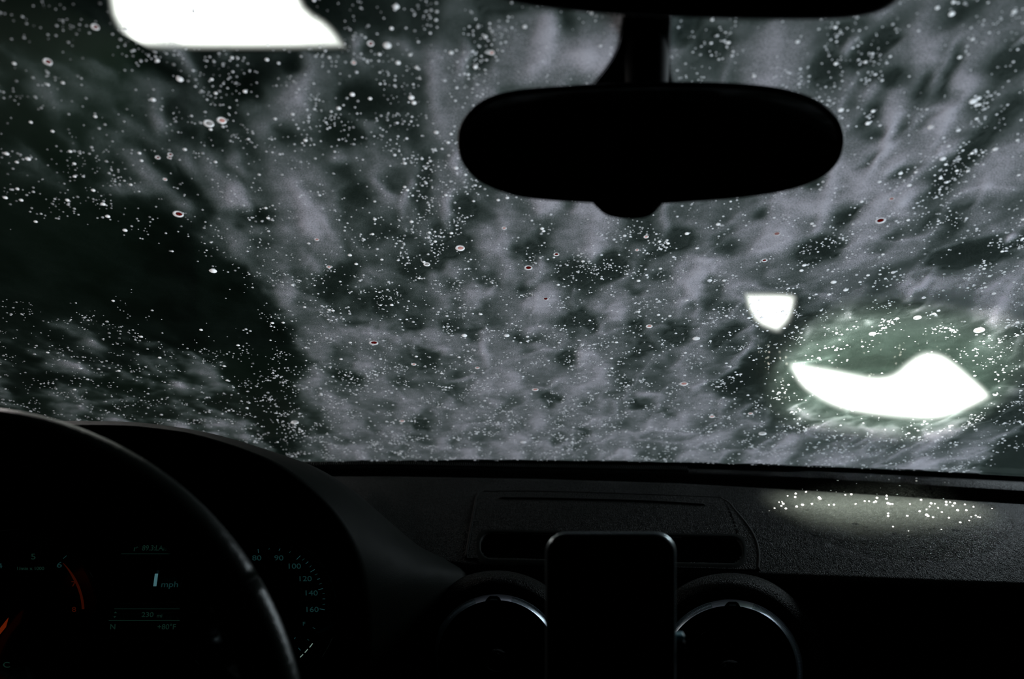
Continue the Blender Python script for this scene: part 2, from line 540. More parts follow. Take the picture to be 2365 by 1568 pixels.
def thickness(u, v):
    x, y, z = S_np(u, v)
    px, py = project(x, y, z)
    wu = u + 0.012 * (fbm(u * 30, v * 22, 3) - .5) * 2
    wv = v + 0.016 * (fbm(u * 28, v * 24, 9) - .5) * 2
    n = fbm(wu * 30, wv * 15, 21, 3, .5)
    fine = fbm(wu * 85, wv * 60, 41, 3, .55)
    rid = 1 - np.abs(2 * fbm(wu * 24, wv * 13, 61, 2, .5) - 1)
    rid = np.clip((rid - .72) / .28, 0, 1) ** 2
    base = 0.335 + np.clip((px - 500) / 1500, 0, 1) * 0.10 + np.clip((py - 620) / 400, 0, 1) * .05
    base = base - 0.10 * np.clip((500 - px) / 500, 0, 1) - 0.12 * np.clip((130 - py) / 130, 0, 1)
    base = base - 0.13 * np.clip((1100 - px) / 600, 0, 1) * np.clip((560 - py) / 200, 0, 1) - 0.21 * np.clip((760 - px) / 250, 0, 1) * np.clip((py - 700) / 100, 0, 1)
    d = base + (n - .5) * 0.72 + (fine - .5) * 0.20 + rid * 0.22 * (0.4 + 0.6 * np.clip((px - 900) / 900, 0, 1))
    # warp pixel positions a little so that hand placed features get organic edges
    qx = px + 20 * (fbm(u * 60, v * 45, 71) - .5) * 2
    qy = py + 16 * (fbm(u * 55, v * 50, 83) - .5) * 2
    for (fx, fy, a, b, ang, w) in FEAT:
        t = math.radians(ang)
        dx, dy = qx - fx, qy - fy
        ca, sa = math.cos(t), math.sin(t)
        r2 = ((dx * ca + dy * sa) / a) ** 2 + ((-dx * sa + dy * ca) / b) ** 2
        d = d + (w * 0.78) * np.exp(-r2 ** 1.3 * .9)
    low = np.clip((760 - px) / 250, 0, 1) * np.clip((py - 740) / 60, 0, 1)
    d = d + low * (fbm(u * 42, v * 34, 141, 3, .5) - .46) * 0.9
    lim = 0.018 + 0.05 * np.clip(fbm(u * 40, v * 26, 161, 3, .5) - .25, 0, 1)
    inbeam = np.exp(-(((px - 2065) / 330) ** 2 + ((py - 893) / 125) ** 2) ** 2)
    lim = lim + 0.10 * np.clip((px - 650) / 400, 0, 1) * (1 - inbeam)
    d = np.where(d < .12, lim + (np.maximum(d, -1) + 1) * 0.0 + 0.085 * np.exp((d - .12) * 8), d)
    return np.clip(d, 0.012, 1.0)


TH = thickness(uu, vv)


def th_at(u, v):
    i = int(np.clip((v - V0) / (V1 - V0) * (NV - 1), 0, NV - 1))
    j = int(np.clip((u - U0) / (U1 - U0) * (NU - 1), 0, NU - 1))
    return TH[i, j]


# ------------------------------------------------------------------ structure: wash bay
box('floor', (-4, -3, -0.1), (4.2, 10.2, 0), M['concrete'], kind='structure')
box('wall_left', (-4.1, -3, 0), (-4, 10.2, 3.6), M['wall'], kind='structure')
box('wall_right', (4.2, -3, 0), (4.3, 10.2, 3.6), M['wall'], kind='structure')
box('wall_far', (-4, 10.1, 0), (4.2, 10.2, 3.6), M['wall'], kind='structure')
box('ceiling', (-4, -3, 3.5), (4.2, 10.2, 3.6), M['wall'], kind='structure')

# windshield (inner and outer skin with an edge)
nu, nv = 60, 30
us = np.linspace(-0.95, 1.08, nu)
vs_ = np.linspace(-0.045, 0.99, nv)
inner = [S(u, v) for v in vs_ for u in us]
outer = [S(u, v, 0.005) for v in vs_ for u in us]
f = grid_faces(nv, nu)
f2 = [tuple(len(inner) + i for i in reversed(q)) for q in f]
win = mk('window_1', inner + outer, f + f2, M['glass'], kind='structure')
win['label'] = 'curved car windshield covered in soap foam'


def frit(name, poly, parent=win, off=-0.0004):
    v = [S(*on_glass(*p), off) for p in poly]
    return mk(name, v, [tuple(range(len(v)))], M['frit'], parent, smooth=False)


# ceramic band along the glass base
vb, fb = [], []
for i in range(nu):
    u = us[i]
    x, y, z = S_np(u, 0.0)
    px, _ = project(x, y, z)
    vb += [S(u, -0.024, -0.0006), S(u, -0.002, -0.0006)]
mk('ceramic_band', vb, [(2 * i, 2 * i + 2, 2 * i + 3, 2 * i + 1) for i in range(nu - 1)], M['frit'], win)
# ceramic shield behind the mirror stem and its dot fringe
left = crom([(1450, 10), (1440, 60), (1430, 105), (1410, 145), (1372, 195), (1362, 215)], 26)
right = crom([(1545, 10), (1543, 60), (1540, 120), (1543, 160), (1552, 195), (1556, 215)], 26)
vb, fb = [], []
for a, b in zip(left, right):
    for k in range(6):
        t = k / 5
        vb.append(S(*on_glass(a[0] * (1 - t) + b[0] * t, a[1] * (1 - t) + b[1] * t), -0.0006))
mk('ceramic_shield', vb, grid_faces(26, 6), M['frit'], win)
vb, fb = [], []


def disc(u, v, r, n=8, off=-0.0006):
    s = len(vb)
    for k in range(n):
        vb.append(S(u + r * math.cos(2 * math.pi * k / n), v + r * math.sin(2 * math.pi * k / n), off))
    fb.append(tuple(range(s, s + n)))


for side, line in ((-1, crom([(1445, 40), (1430, 105), (1410, 145), (1366, 200)], 40)),
                   (1, crom([(1543, 40), (1540, 120), (1543, 160), (1552, 200)], 40))):
    for row in range(3):
        for i, p in enumerate(line):
            u, v = on_glass(p[0] + side * (2.0 + 3.4 * row), p[1] + (2.0 if row % 2 else 0))
            disc(u, v, 0.00072 - 0.00018 * row)
mk('ceramic_dots', vb, fb, M['frit'], win, smooth=False, kind='stuff')

# headliner, pillars and doors close the cabin
cab = (-0.95, 1.08)
hl = []
for v in (0.99,):
    pass
top = [S(u, 0.985, -0.002) for u in us]
rows = [top, [Vector((p.x, p.y - 0.05, p.z - 0.018)) for p in top], [Vector((p.x, -0.25, 1.40)) for p in top],
        [Vector((p.x, -1.2, 1.38)) for p in top]]
mk('trim_1', [p for r in rows for p in r], grid_faces(4, nu), M['cloth'], kind='structure')['label'] = 'dark cloth headliner above the windshield'
for k, (u, sgn) in enumerate(((-0.95, -1), (1.08, 1))):
    pts = [S(u, v, -0.01) for v in np.linspace(-0.05, 1.0, 12)]
    p = tube('trim_%d' % (k + 2), pts, 0.04, M['cloth'], seg=10, kind='structure')
    p['label'] = 'dark windshield pillar'
    xx = u + sgn * 0.05
    box('door_%d' % (k + 1), (min(xx, xx + sgn * .06), -1.2, 0.3), (max(xx, xx + sgn * .06), 1.05, 0.95), M['plastic'], kind='structure', bevel=0.01)

# ------------------------------------------------------------------ soap foam film
org = Vector((0, 0, 0))
xs, ys, zs = S_np(uu, vv)
offs = 0.0085 + 0.004 * TH
ty = -0.286 * (uu + 0.05)
nx, ny, nz = -SR * ty, SR * np.ones_like(uu), CR * np.ones_like(uu)
ln = np.sqrt(nx * nx + ny * ny + nz * nz)
co = np.stack([xs + nx / ln * offs, ys + ny / ln * offs, zs + nz / ln * offs], -1).reshape(-1, 3)
me = bpy.data.meshes.new('soap_foam')
idx = np.arange(NU * NV).reshape(NV, NU)
q = np.stack([idx[:-1, :-1], idx[:-1, 1:], idx[1:, 1:], idx[1:, :-1]], -1).reshape(-1, 4)
me.vertices.add(len(co)); me.vertices.foreach_set('co', co.ravel().astype(np.float32))
me.loops.add(q.size); me.loops.foreach_set('vertex_index', q.ravel().astype(np.int32))
me.polygons.add(len(q)); me.polygons.foreach_set('loop_start', np.arange(0, q.size, 4, dtype=np.int32))
me.update(calc_edges=True)
me.polygons.foreach_set('use_smooth', np.ones(len(q), bool))
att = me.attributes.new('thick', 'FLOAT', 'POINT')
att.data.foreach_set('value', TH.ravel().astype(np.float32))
uvl = me.uv_layers.new(name='film')
uvs = np.stack([uu, vv], -1).reshape(-1, 2)[q.ravel()]
uvl.data.foreach_set('uv', uvs.ravel().astype(np.float32))
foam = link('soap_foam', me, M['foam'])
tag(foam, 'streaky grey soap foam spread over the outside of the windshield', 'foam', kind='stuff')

# ------------------------------------------------------------------ bubbles in the foam
def dome(n=8, r=1.0, h=0.55):
    v, f_ = [(0, 0, h)], []
    for ring, (rr, hh) in enumerate(((.62, .42), (1.0, 0.0))):
        for k in range(n):
            a = 2 * math.pi * (k + .5 * ring) / n
            v.append((rr * r * math.cos(a), rr * r * math.sin(a), hh * h / .55))
    for k in range(n):
        f_.append((0, 1 + k, 1 + (k + 1) % n))
        f_.append((1 + k, 1 + n + k, 1 + (k + 1) % n))
        f_.append((1 + (k + 1) % n, 1 + n + k, 1 + n + (k + 1) % n))
    return v, f_


def frame(u, v):
    ty = -0.286 * (u + 0.05)
    n = Vector((-SR * ty, SR, CR)).normalized()
    e1 = Vector((1, ty, 0)).normalized()
    e2 = n.cross(e1).normalized()
    return n, e1, e2


# cluster density: bubbles gather where the film is thin and around its rims
cl = fbm(uu * 60, vv * 50, 301, 3, .6)
cl2 = fbm(uu * 22, vv * 16, 331, 2)
gy, gx = np.gradient(TH)
dens = np.clip((cl - .50) * 6, 0, 1) ** 1.2 * (0.35 + cl2) + .10
dens *= np.clip(1.25 - TH * 1.1, .15, 1.1)
X, Y, Z = S_np(uu, vv)
PX, PY = project(X, Y, Z)
vis = (PX > -40) & (PX < 2405) & (PY > -40) & (PY < 1100)
# the broad clear patch carries almost no bubbles
clear = np.exp(-(((PX - 250) / 260) ** 2 + ((PY - 630) / 95) ** 2) ** 1.5) + np.exp(-(((PX - 480) / 130) ** 2 + ((PY - 740) / 90) ** 2) ** 1.5)
clear += .80 * np.exp(-(((PX - 2065) / 320) ** 2 + ((PY - 895) / 125) ** 2) ** 3)
clear += np.exp(-(((PX - 2350) / 80) ** 2 + ((PY - 1075) / 50) ** 2) ** 1.5)
clear += .8 * np.exp(-(((PX - 60) / 200) ** 2 + ((PY - 600) / 110) ** 2) ** 2)
dens *= np.clip(1 - clear * 1.15, 0.02, 1)
area_px = 1.0 / np.maximum(0.25, Y)  # a little denser (in the glass plane) close to the roof
dens = dens * vis * (1 - .25 * np.clip((PY - 700) / 200, 0, 1)) * (0.55 + 0.55 * np.clip((PX - 200) / 900, 0, 1))
pr = dens.ravel() / dens.sum()
NB = 15500
pick = rng.choice(NU * NV, NB, p=pr)
bu = uu.ravel()[pick] + rng.uniform(-.5, .5, NB) * (U1 - U0) / NU
bv = vv.ravel()[pick] + rng.uniform(-.5, .5, NB) * (V1 - V0) / NV
by = Y.ravel()[pick]
rad = np.exp(rng.normal(0, .42, NB)) * (0.00026 + 0.00060 * by)
rad = np.clip(rad, 0.00030, 0.0021)
milk = np.clip(rng.beta(2.4, 1.5, NB), .1, 1) * (0.55 + 0.45 * np.clip((PX.ravel()[pick]) / 900, 0, 1))
bigorder = np.argsort(-rad / by)
single = set(bigorder[:240].tolist())
dv, dfc = dome(7)
nvd = len(dv)
DV = np.array(dv)
allv, allm = [], []
for i in range(NB):
    if i in single: continue
    n, e1, e2 = frame(bu[i], bv[i])
    c = S(bu[i], bv[i], 0.0062)
    R = np.array([e1, e2, n])
    allv.append((DV * rad[i]) @ R + np.array(c))
    allm.append(np.full(nvd, milk[i]))
nb = len(allv)
F = np.array(dfc)
faces = (F[None] + (np.arange(nb) * nvd)[:, None, None]).reshape(-1, 3)
me = bpy.data.meshes.new('fine_bubbles')
AV = np.concatenate(allv)
me.vertices.add(len(AV)); me.vertices.foreach_set('co', AV.ravel().astype(np.float32))
me.loops.add(faces.size); me.loops.foreach_set('vertex_index', faces.ravel().astype(np.int32))
me.polygons.add(len(faces)); me.polygons.foreach_set('loop_start', np.arange(0, faces.size, 3, dtype=np.int32))
me.update(calc_edges=True)
me.polygons.foreach_set('use_smooth', np.ones(len(faces), bool))
me.attributes.new('milk', 'FLOAT', 'POINT').data.foreach_set('value', np.concatenate(allm).astype(np.float32))
fb_ = link('fine_bubbles', me, M['bubble'])
tag(fb_, 'thousands of tiny pale bubbles scattered through the foam on the windshield', 'bubbles', kind='stuff')

bub_me = bpy.data.meshes.new('soap_bubble')
v10, f10 = dome(10)
bub_me.from_pydata(v10, [], f10)
bub_me.polygons.foreach_set('use_smooth', [True] * len(f10))
bub_me.materials.append(M['bubble_w'])


def place_on_glass(o, u, v, r, off=0.0062):
    n, e1, e2 = frame(u, v)
    m = Matrix(((e1.x, e2.x, n.x), (e1.y, e2.y, n.y), (e1.z, e2.z, n.z))).to_4x4()
    o.matrix_world = Matrix.Translation(S(u, v, off)) @ m @ Matrix.Diagonal((r, r, r, 1))


def region(px, py):
    if py < 480:
        if px < 450: return 'at the far upper left of the windshield'
        if px < 800: return 'under the ceiling lamp glow'
        if px < 1090: return 'just left of the rear-view mirror'
        if px < 1960: return 'above the rear-view mirror' if py < 330 else 'close below the mirror edge'
        return 'right of the rear-view mirror'
    if px < 640: return 'above the steering wheel' if py > 780 else 'at the middle left by the dark clear patch'
    if px < 1100: return 'left of centre above the instrument hood'
    if px < 1650: return 'below the rear-view mirror' if py < 760 else 'above the centre panel'
    return 'above the glows' if py < 780 else 'beside the long glow'


for i in single:
    o = bpy.data.objects.new('soap_bubble', bub_me)
    col.objects.link(o)
    place_on_glass(o, bu[i], bv[i], rad[i] * .95)
    p_ = S(bu[i], bv[i])
    reg = region(*project(p_.x, p_.y, p_.z))
    tag(o, 'small pale soap bubble in the foam ' + reg, 'bubble', 'small pale soap bubbles ' + reg)


# larger bubbles whose place can be read from the photograph: a white rim round a lens whose red tint paints refracted light
def ring_mesh(name, n=18, hole=.62, shift=(0.06, 0.14)):
    v, f_ = [], []
    prof = ((1.0, 0.0), (.93, .22), (.80, .30), (hole, .16))
    for j, (rr, hh) in enumerate(prof):
        s = (1 - rr) / (1 - hole)
        for k in range(n):
            a = 2 * math.pi * k / n
            v.append((rr * math.cos(a) + shift[0] * s, rr * math.sin(a) + shift[1] * s, hh))
    f_ = grid_faces(4, n, True)
    m_ = bpy.data.meshes.new(name)
    m_.from_pydata(v, [], f_)
    m_.polygons.foreach_set('use_smooth', [True] * len(f_))
    m_.materials.append(M['bubble_w'])
    w, g = [(shift[0], shift[1], .34)], []
    for j, rr in enumerate((.6, 1.0)):
        for k in range(n):
            a = 2 * math.pi * k / n
            w.append((hole * rr * math.cos(a) + shift[0], hole * rr * math.sin(a) + shift[1], .28 - .12 * j))
    for k in range(n):
        g.append((0, 1 + k, 1 + (k + 1) % n))
        g.append((1 + k, 1 + n + k, 1 + n + (k + 1) % n, 1 + (k + 1) % n))
    return m_, (w, g)


ring_me, (lw, lg) = ring_mesh('ringed_bubble')


def lens_mesh(key, m_):
    me_ = bpy.data.meshes.new(key)
    me_.from_pydata(lw, [], lg)
    me_.polygons.foreach_set('use_smooth', [True] * len(lg))
    me_.materials.append(m_)
    return me_


LENS = {'r': lens_mesh('lens', M['refract_red']), 'p': lens_mesh('lens', M['refract_pink']), 'g': lens_mesh('lens', M['lens_grey']), 'w': None}
BIG = [  # px, py, half width in px, kind, where
    (409, 508, 12, 'r', 'above the broad clear patch, the largest red-centred one'),
    (862, 803, 11, 'r', 'low in the foam left of centre'),
    (1062, 586, 11, 'p', 'below the left end of the mirror'),
    (1220, 631, 10, 'r', 'below the mirror, left of centre'),
    (1285, 600, 7, 'r', 'just right above another one below the mirror'),
    (1767, 614, 7, 'r', 'above the smaller glow'),
    (1796, 553, 9, 'p', 'below the right end of the mirror'),
    (2036, 523, 12, 'r', 'ringed and alone right of the mirror'),
    (1500, 765, 8, 'p', 'in mid foam below the mirror button'),
    (854, 116, 8, 'r', 'right of the ceiling lamp glow'),
    (893, 120, 10, 'w', 'next to a red one right of the ceiling lamp glow'),
    (105, 158, 10, 'r', 'near the upper left corner'),
    (215, 78, 9, 'r', 'left of the ceiling lamp glow'),
    (509, 293, 11, 'p', 'beside a dull grey one at upper left'),
    (479, 300, 12, 'g', 'beside a white one at upper left'),
    (730, 566, 6, 'p', 'in the left middle of the foam'),
    (1260, 702, 7, 'r', 'under two red ones in the centre'),
    (361, 378, 6, 'r', 'left of a pair at upper left'),
    (390, 371, 6, 'r', 'topmost of a pair at upper left'),
    (388, 378, 5, 'r', 'lower of a pair at upper left'),
    (378, 428, 5, 'p', 'above the largest red-centred one'),
    (2264, 775, 12, 'p', 'above the right glow'),
    (1927, 664, 7, 'w', 'right above the smaller glow'),
    (2252, 249, 9, 'w', 'biggest of the cluster at far right'),
    (2264, 242, 6, 'w', 'top of the cluster at far right'),
    (2259, 258, 5, 'w', 'bottom of the cluster at far right'),
    (2154, 308, 8, 'w', 'below the far right cluster'),
    (2181, 381, 7, 'w', 'under the bright streak at right'),
    (2121, 746, 9, 'g', 'in the dark streak at right'),
    (2017, 783, 8, 'g', 'left above the long glow'),
    (1609, 793, 9, 'w', 'in the dark patch below the smaller glow'),
    (1580, 897, 10, 'p', 'low in the foam left of the long glow'),
    (1236, 910, 8, 'p', 'low in the foam above the centre panel'),
    (955, 852, 6, 'p', 'low left of centre'),
    (1170, 786, 7, 'w', 'left of centre low in the foam'),
    (1102, 860, 6, 'p', 'low in the foam left of centre line'),
    (1072, 786, 7, 'w', 'lower left of centre beside a dark gap'),
    (2062, 473, 7, 'p', 'right of the mirror end, lowest of a stack'),
    (1164, 540, 6, 'p', 'left end under the mirror'),
    (928, 982, 7, 'p', 'near the dashboard left of centre'),
    (1493, 560, 6, 'p', 'just under the mirror button'),
    (1472, 590, 5, 'p', 'under the mirror button, the lower one'),
    (1208, 1030, 8, 'w', 'near the glass base above the centre panel'),
    (1762, 1011, 9, 'g', 'near the glass base left of the right glow'),
    (1645, 972, 7, 'p', 'low right of centre'),
    (1734, 965, 6, 'p', 'low right of centre, right one'),
    (1135, 137, 7, 'p', 'between dark streaks left of the mirror stem'),
    (490, 638, 9, 'w', 'on the rim of the broad clear patch'),
    (1640, 660, 6, 'w', 'left of the smaller glow'),
    (2074, 748, 5, 'w', 'beside the dull one in the dark streak'),
    (1955, 682, 6, 'w', 'right of the smaller glow'),
    (2136, 700, 5, 'w', 'beside the bright streak above the right glow'),
    (985, 623, 8, 'g', 'dull below left of a pink one under the mirror'),
    (758, 629, 6, 'p', 'left middle, lower of two'),
    (815, 160, 6, 'p', 'right of the ceiling lamp glow, lower left'),
    (918, 160, 6, 'w', 'under the white one right of the lamp glow'),
    (812, 233, 6, 'w', 'upper left middle, single'),
    (949, 240, 7, 'w', 'left of the mirror, upper of two'),
    (955, 252, 6, 'w', 'left of the mirror, lower of two'),
    (1007, 320, 6, 'w', 'close to the left end of the mirror'),
    (680, 985, 9, 'g', 'dull above the instrument hood'),
    (360, 155, 5, 'w', 'under the ceiling lamp glow left'),
    (412, 198, 8, 'w', 'alone in the dark upper left'),
    (350, 245, 6, 'w', 'upper left middle of the dark'),
]
names = {'r': 'soap bubble with a dark red centre', 'p': 'soap bubble with a pale pink centre', 'g': 'dull grey soap bubble', 'w': 'bright white soap bubble'}
for (px, py, hw, k, where) in BIG:
    u, v = on_glass(px, py)
    r = hw / FPX * (S(u, v) - CAM).dot(FW)
    o = bpy.data.objects.new('large_bubble', bub_me if k in 'w' else ring_me)
    col.objects.link(o)
    place_on_glass(o, u, v, r * 1.0, 0.0058)
    tag(o, names[k] + ' ' + where, 'bubble', 'large soap bubbles in the foam')
    if LENS[k] is not None:
        c = bpy.data.objects.new('lens', LENS[k])
        col.objects.link(c)
        c.parent = o
        c['label'] = {'r': 'dark red lens', 'p': 'lens tinted pale pink as refracted light', 'g': 'dull grey lens'}[k]

# ------------------------------------------------------------------ dashboard
NX = 230
XS = [380 + (2720 - 380) * i / (NX - 1) for i in range(NX)]


def ledge_near(x): return pl([380, 900, 1565, 1900, 2365, 2720], [1084, 1079, 1092, 1106, 1135, 1158], x)
def pad_far(x): return pl([380, 900, 1250, 1565, 1900, 2365, 2720], [1100, 1100, 1106, 1116, 1135, 1165, 1190], x)
def pad_near(x): return pl([380, 760, 850, 900, 960, 1030, 1100, 1300, 1565, 1750, 2050, 2365, 2720],
                           [1130, 1150, 1180, 1222, 1268, 1290, 1298, 1304, 1312, 1318, 1329, 1341, 1357], x)


def row(fy, Y): return [P(x, fy(x), Y(x) if callable(Y) else Y) for x in XS]


def gx(x, py):  # glass base below pixel x
    return yb((x - W / 2) / FPX * 1.17)


ledge_a = [S((x - W / 2) / FPX * 1.2, -0.017, -0.003) for x in XS]
ledge_b = row(ledge_near, lambda x: gx(x, 0) - 0.035)
gap_a = [p + Vector((0, -0.004, -0.022)) for p in ledge_b]
gap_b = [p + Vector((0, 0.004, -0.022)) for p in row(pad_far, lambda x: gx(x, 0) - 0.085)]
padf = row(pad_far, lambda x: gx(x, 0) - 0.085)
padn = row(pad_near, lambda x: pl([380, 1000, 1700, 2720], [.88, .87, .85, .80], x))
loops = []
dash = root('dashboard', 'black grained dashboard below the windshield with a lit patch on its right side', 'dashboard', (0.1, 0.85, 0.5))
led_mid = [(a + b) / 2 + Vector((0, 0, .003)) for a, b in zip(ledge_a, ledge_b)]
led_end = [p + Vector((0, -.002, -.004)) for p in ledge_b]
mk('defroster_ledge', [p for r in (ledge_a, led_mid, ledge_b, led_end, gap_a, gap_b) for p in r], grid_faces(6, NX), M['pad'], dash)
ROWS = [gap_b, [p + Vector((0, 0, -.003)) for p in padf], padf]
NR = 26
for j in range(1, NR):
    t = j / NR
    bul = 0.014 * math.sin(math.pi * t)
    ROWS.append([a.lerp(b, t) + Vector((0, 0, bul * (0.4 + .6 * min(1, max(0, (x - 900) / 800))))) for a, b, x in zip(padf, padn, XS)])
ROWS.append(padn)
for k in range(1, 6):
    a = k / 5 * math.pi / 2
    ROWS.append([p + Vector((0, -0.008 * math.sin(a), -0.008 * (1 - math.cos(a)))) for p in padn])
ROWS.append([p + Vector((0, 0.000, -0.02)) for p in padn])
ROWS.append([p + Vector((0, 0.012, -0.06)) for p in padn])
ROWS.append([Vector((p.x, p.y + 0.00, 0.42)) for p in padn])
nrow = len(ROWS)
PV = [p for r in ROWS for p in r]
pad_faces_all = grid_faces(nrow, NX)
bvh = BVHTree.FromPolygons([tuple(p) for p in PV], pad_faces_all)


def on_pad(px, py, off=0.0):
    d = ray(px, py).normalized()
    h = bvh.ray_cast(CAM, d)
    if h[0] is None:
        return P(px, py, .85)
    n = h[1]
    if n.dot(d) > 0: n = -n
    return h[0] + n * off


# centre panel: corners in pixels (top edge, bottom edge)
def pan_top(t): return crom([(1100, 1150), (1106, 1141), (1122, 1137), (1300, 1138), (1640, 1150), (1668, 1154), (1688, 1166), (1696, 1178)], 101)[int(round(t * 100))]
PT = crom([(1100, 1152), (1106, 1141), (1124, 1137), (1300, 1138), (1640, 1150), (1668, 1154), (1688, 1166), (1696, 1178)], 101)
PB = crom([(1076, 1290), (1200, 1300), (1400, 1308), (1600, 1314), (1750, 1318)], 101)
cut = [(1108, 1152), (1682, 1166), (1738, 1306), (1092, 1284)]


def inside(px, py, poly):
    c = False
    n = len(poly)
    for i in range(n):
        x1, y1 = poly[i]; x2, y2 = poly[(i + 1) % n]
        if (y1 > py) != (y2 > py) and px < (x2 - x1) * (py - y1) / (y2 - y1) + x1: c = not c
    return c


pad_faces = []
for fc in pad_faces_all:
    c = sum((PV[i] for i in fc), Vector()) / 4
    px, py = project(c.x, c.y, c.z)
    if inside(px, py, cut): continue
    pad_faces.append(fc)
mk('dash_pad', PV, pad_faces, M['pad'], dash)
# panel grid
NRW = 90


def rrect(x0, y0, x1, y1, r, n=8, skew=0.0):
    out = []
    for cx, cy, a0 in ((x1 - r, y0 + r, -90), (x1 - r, y1 - r, 0), (x0 + r, y1 - r, 90), (x0 + r, y0 + r, 180)):
        for k in range(n + 1):
            a = math.radians(a0 + 90 * k / n)
            x, y = cx + r * math.cos(a), cy + r * math.sin(a)
            out.append((x, y + skew * (x - x0)))
    return out


tray_out = rrect(1110, 1234, 1714, 1292, 26, skew=0.020)
pan_v, pan_px = [], []
for j in range(NRW):
    t = j / (NRW - 1)
    for a, b in zip(PT, PB):
        x = a[0] * (1 - t) + b[0] * t
        if b[0] > 1500 and a[0] > 1640: x += 22 * math.sin(math.pi * t) * (a[0] - 1640) / 56
        y = a[1] * (1 - t) + b[1] * t
        pan_v.append(on_pad(x, y, 0.0016)); pan_px.append((x, y))
pf = [fc for fc in grid_faces(NRW, 101) if not inside(sum(pan_px[i][0] for i in fc) / 4, sum(pan_px[i][1] for i in fc) / 4, tray_out)]
panel = mk('centre_panel', pan_v, pf, M['pad'], dash)
# seam round it
edge = [pan_px[i * 101] for i in range(NRW - 1, -1, -2)] + [pan_px[i] for i in range(1, 101)] + [pan_px[i * 101 + 100] for i in range(1, NRW, 2)]
tube('seam', [on_pad(x, y, 0.0004) for x, y in crom(edge[::3] + [edge[-1]], 120)], 0.0019, M['dark'], dash, seg=6)
tube('slot', [on_pad(x, y, 0.0012) for x, y in crom([(1152, 1153), (1300, 1155), (1500, 1161), (1632, 1169)], 60)],
     [0.0008] + [0.0024] * 58 + [0.0008], M['dark'], dash, seg=8)
tube('slot', [on_pad(x, y, 0.0008) for x, y in crom([(1632, 1168), (1652, 1172), (1662, 1184)], 12)], 0.0011, M['dark'], dash, seg=6)
# tray recess


def scaled(poly, dx):
    cx = sum(p[0] for p in poly) / len(poly); cy = sum(p[1] for p in poly) / len(poly)
    return [(x + dx * (1 if x > cx else -1), y + dx * (1 if y > cy else -1)) for x, y in poly]


L0 = [on_pad(x, y, 0.0010) for x, y in scaled(tray_out, 13)]
L1 = [on_pad(x, y, 0.0026) for x, y in scaled(tray_out, 4)]
L2 = [on_pad(x, y, 0.0016) for x, y in tray_out]
L3 = [p + Vector((0, 0.002, -0.010)) for p in L2]
L4 = [p + Vector((0, 0.002, -0.020)) for p in L2]
tray = loft('tray', [L0, L1, L2, L3, L4], M['plastic'], dash, cap1=True)
# right ledge lip: the raised right part of the defroster ledge
v = []
xs2 = np.linspace(1800, 2700, 40)
for x in xs2:
    a = S((x - W / 2) / FPX * 1.2, -0.018, -0.005)
    b = P(x, ledge_near(x) - 1, gx(x, 0) - 0.035)
    w = min(1, (x - 1800) / 60)
    for t in np.linspace(0, 1, 6):
        v.append(a.lerp(b, t) + Vector((0, 0, .0005 + (0.006 * math.sin(math.pi * min(t * 1.0, 1))) * w)))
mk('ledge_cap', v, grid_faces(40, 6), M['pad'], dash)
# defroster slats
v, fc = [], []
for i in range(190):
    x = 640 + i * 5.0
    a = P(x, ledge_near(x) - 9 - 0.004 * abs(x - 1000), gx(x, 0) - 0.008)
    b = P(x + (x - 1182) * 0.006 + 1.5, ledge_near(x) - 2, gx(x, 0) - 0.030)
    s = len(v)
    wv = Vector((0.0007, 0, 0)); hv = Vector((0, 0, .0035))
    v += [a - wv, a + wv, b + wv, b - wv, a - wv + hv, a + wv + hv, b + wv + hv, b - wv + hv]
    fc += [(s + 4, s + 5, s + 6, s + 7), (s, s + 1, s + 5, s + 4), (s + 2, s + 3, s + 7, s + 6), (s + 1, s + 2, s + 6, s + 5), (s + 3, s, s + 4, s + 7)]
mk('defroster_slats', v, fc, M['plastic'], dash, smooth=False, kind='stuff')

# closure under and beside the pad
box('lower_panel', (-.94, .90, .25), (-.18, 1.02, .78), M['plastic'], dash, bevel=.01)
box('firewall', (-.94, 1.03, .05), (1.07, 1.06, .78), M['dark'], dash)
# instrument hood
lip = crom([(-220, 1010), (-60, 992), (100, 984), (270, 984), (350, 990), (440, 1003), (530, 1029), (600, 1056), (650, 1083),
            (705, 1123), (760, 1175), (800, 1236), (822, 1300), (832, 1380), (836, 1480), (832, 1700)], 110)
back = crom([(-260, 1020), (-60, 1010), (100, 1004), (270, 1006), (350, 1012), (450, 1028), (560, 1052), (650, 1078), (740, 1100),
             (820, 1140), (900, 1205), (970, 1262), (1040, 1296), (1100, 1340), (1120, 1450), (1120, 1700)], 110)
Lp = [P(x, y, .70) for x, y in lip]
Bk = [P(x, y, pl([-260, 740, 1120], [.98, .92, .86], x)) for x, y in back]
lp_in = [P(x - 14 * (1 if x > 300 else .3), y + 16, .705) for x, y in lip]
tun = [P(x * .93 + 10, y + 70, .80) for x, y in lip]
rows = [Bk] + [[a.lerp(b, t) + Vector((0.004, 0, 0.010)) * math.sin(math.pi * t) for a, b in zip(Bk, Lp)] for t in (.2, .4, .6, .8, .93)] + \
       [Lp, [p + Vector((0, -.002, -.003)) for p in lp_in], tun]
hood = mk('instrument_hood', [p for r in rows for p in r], grid_faces(len(rows), 110), M['plastic'], dash)

# centre stack face below the pad keeps the dash closed: built into dash_pad rows

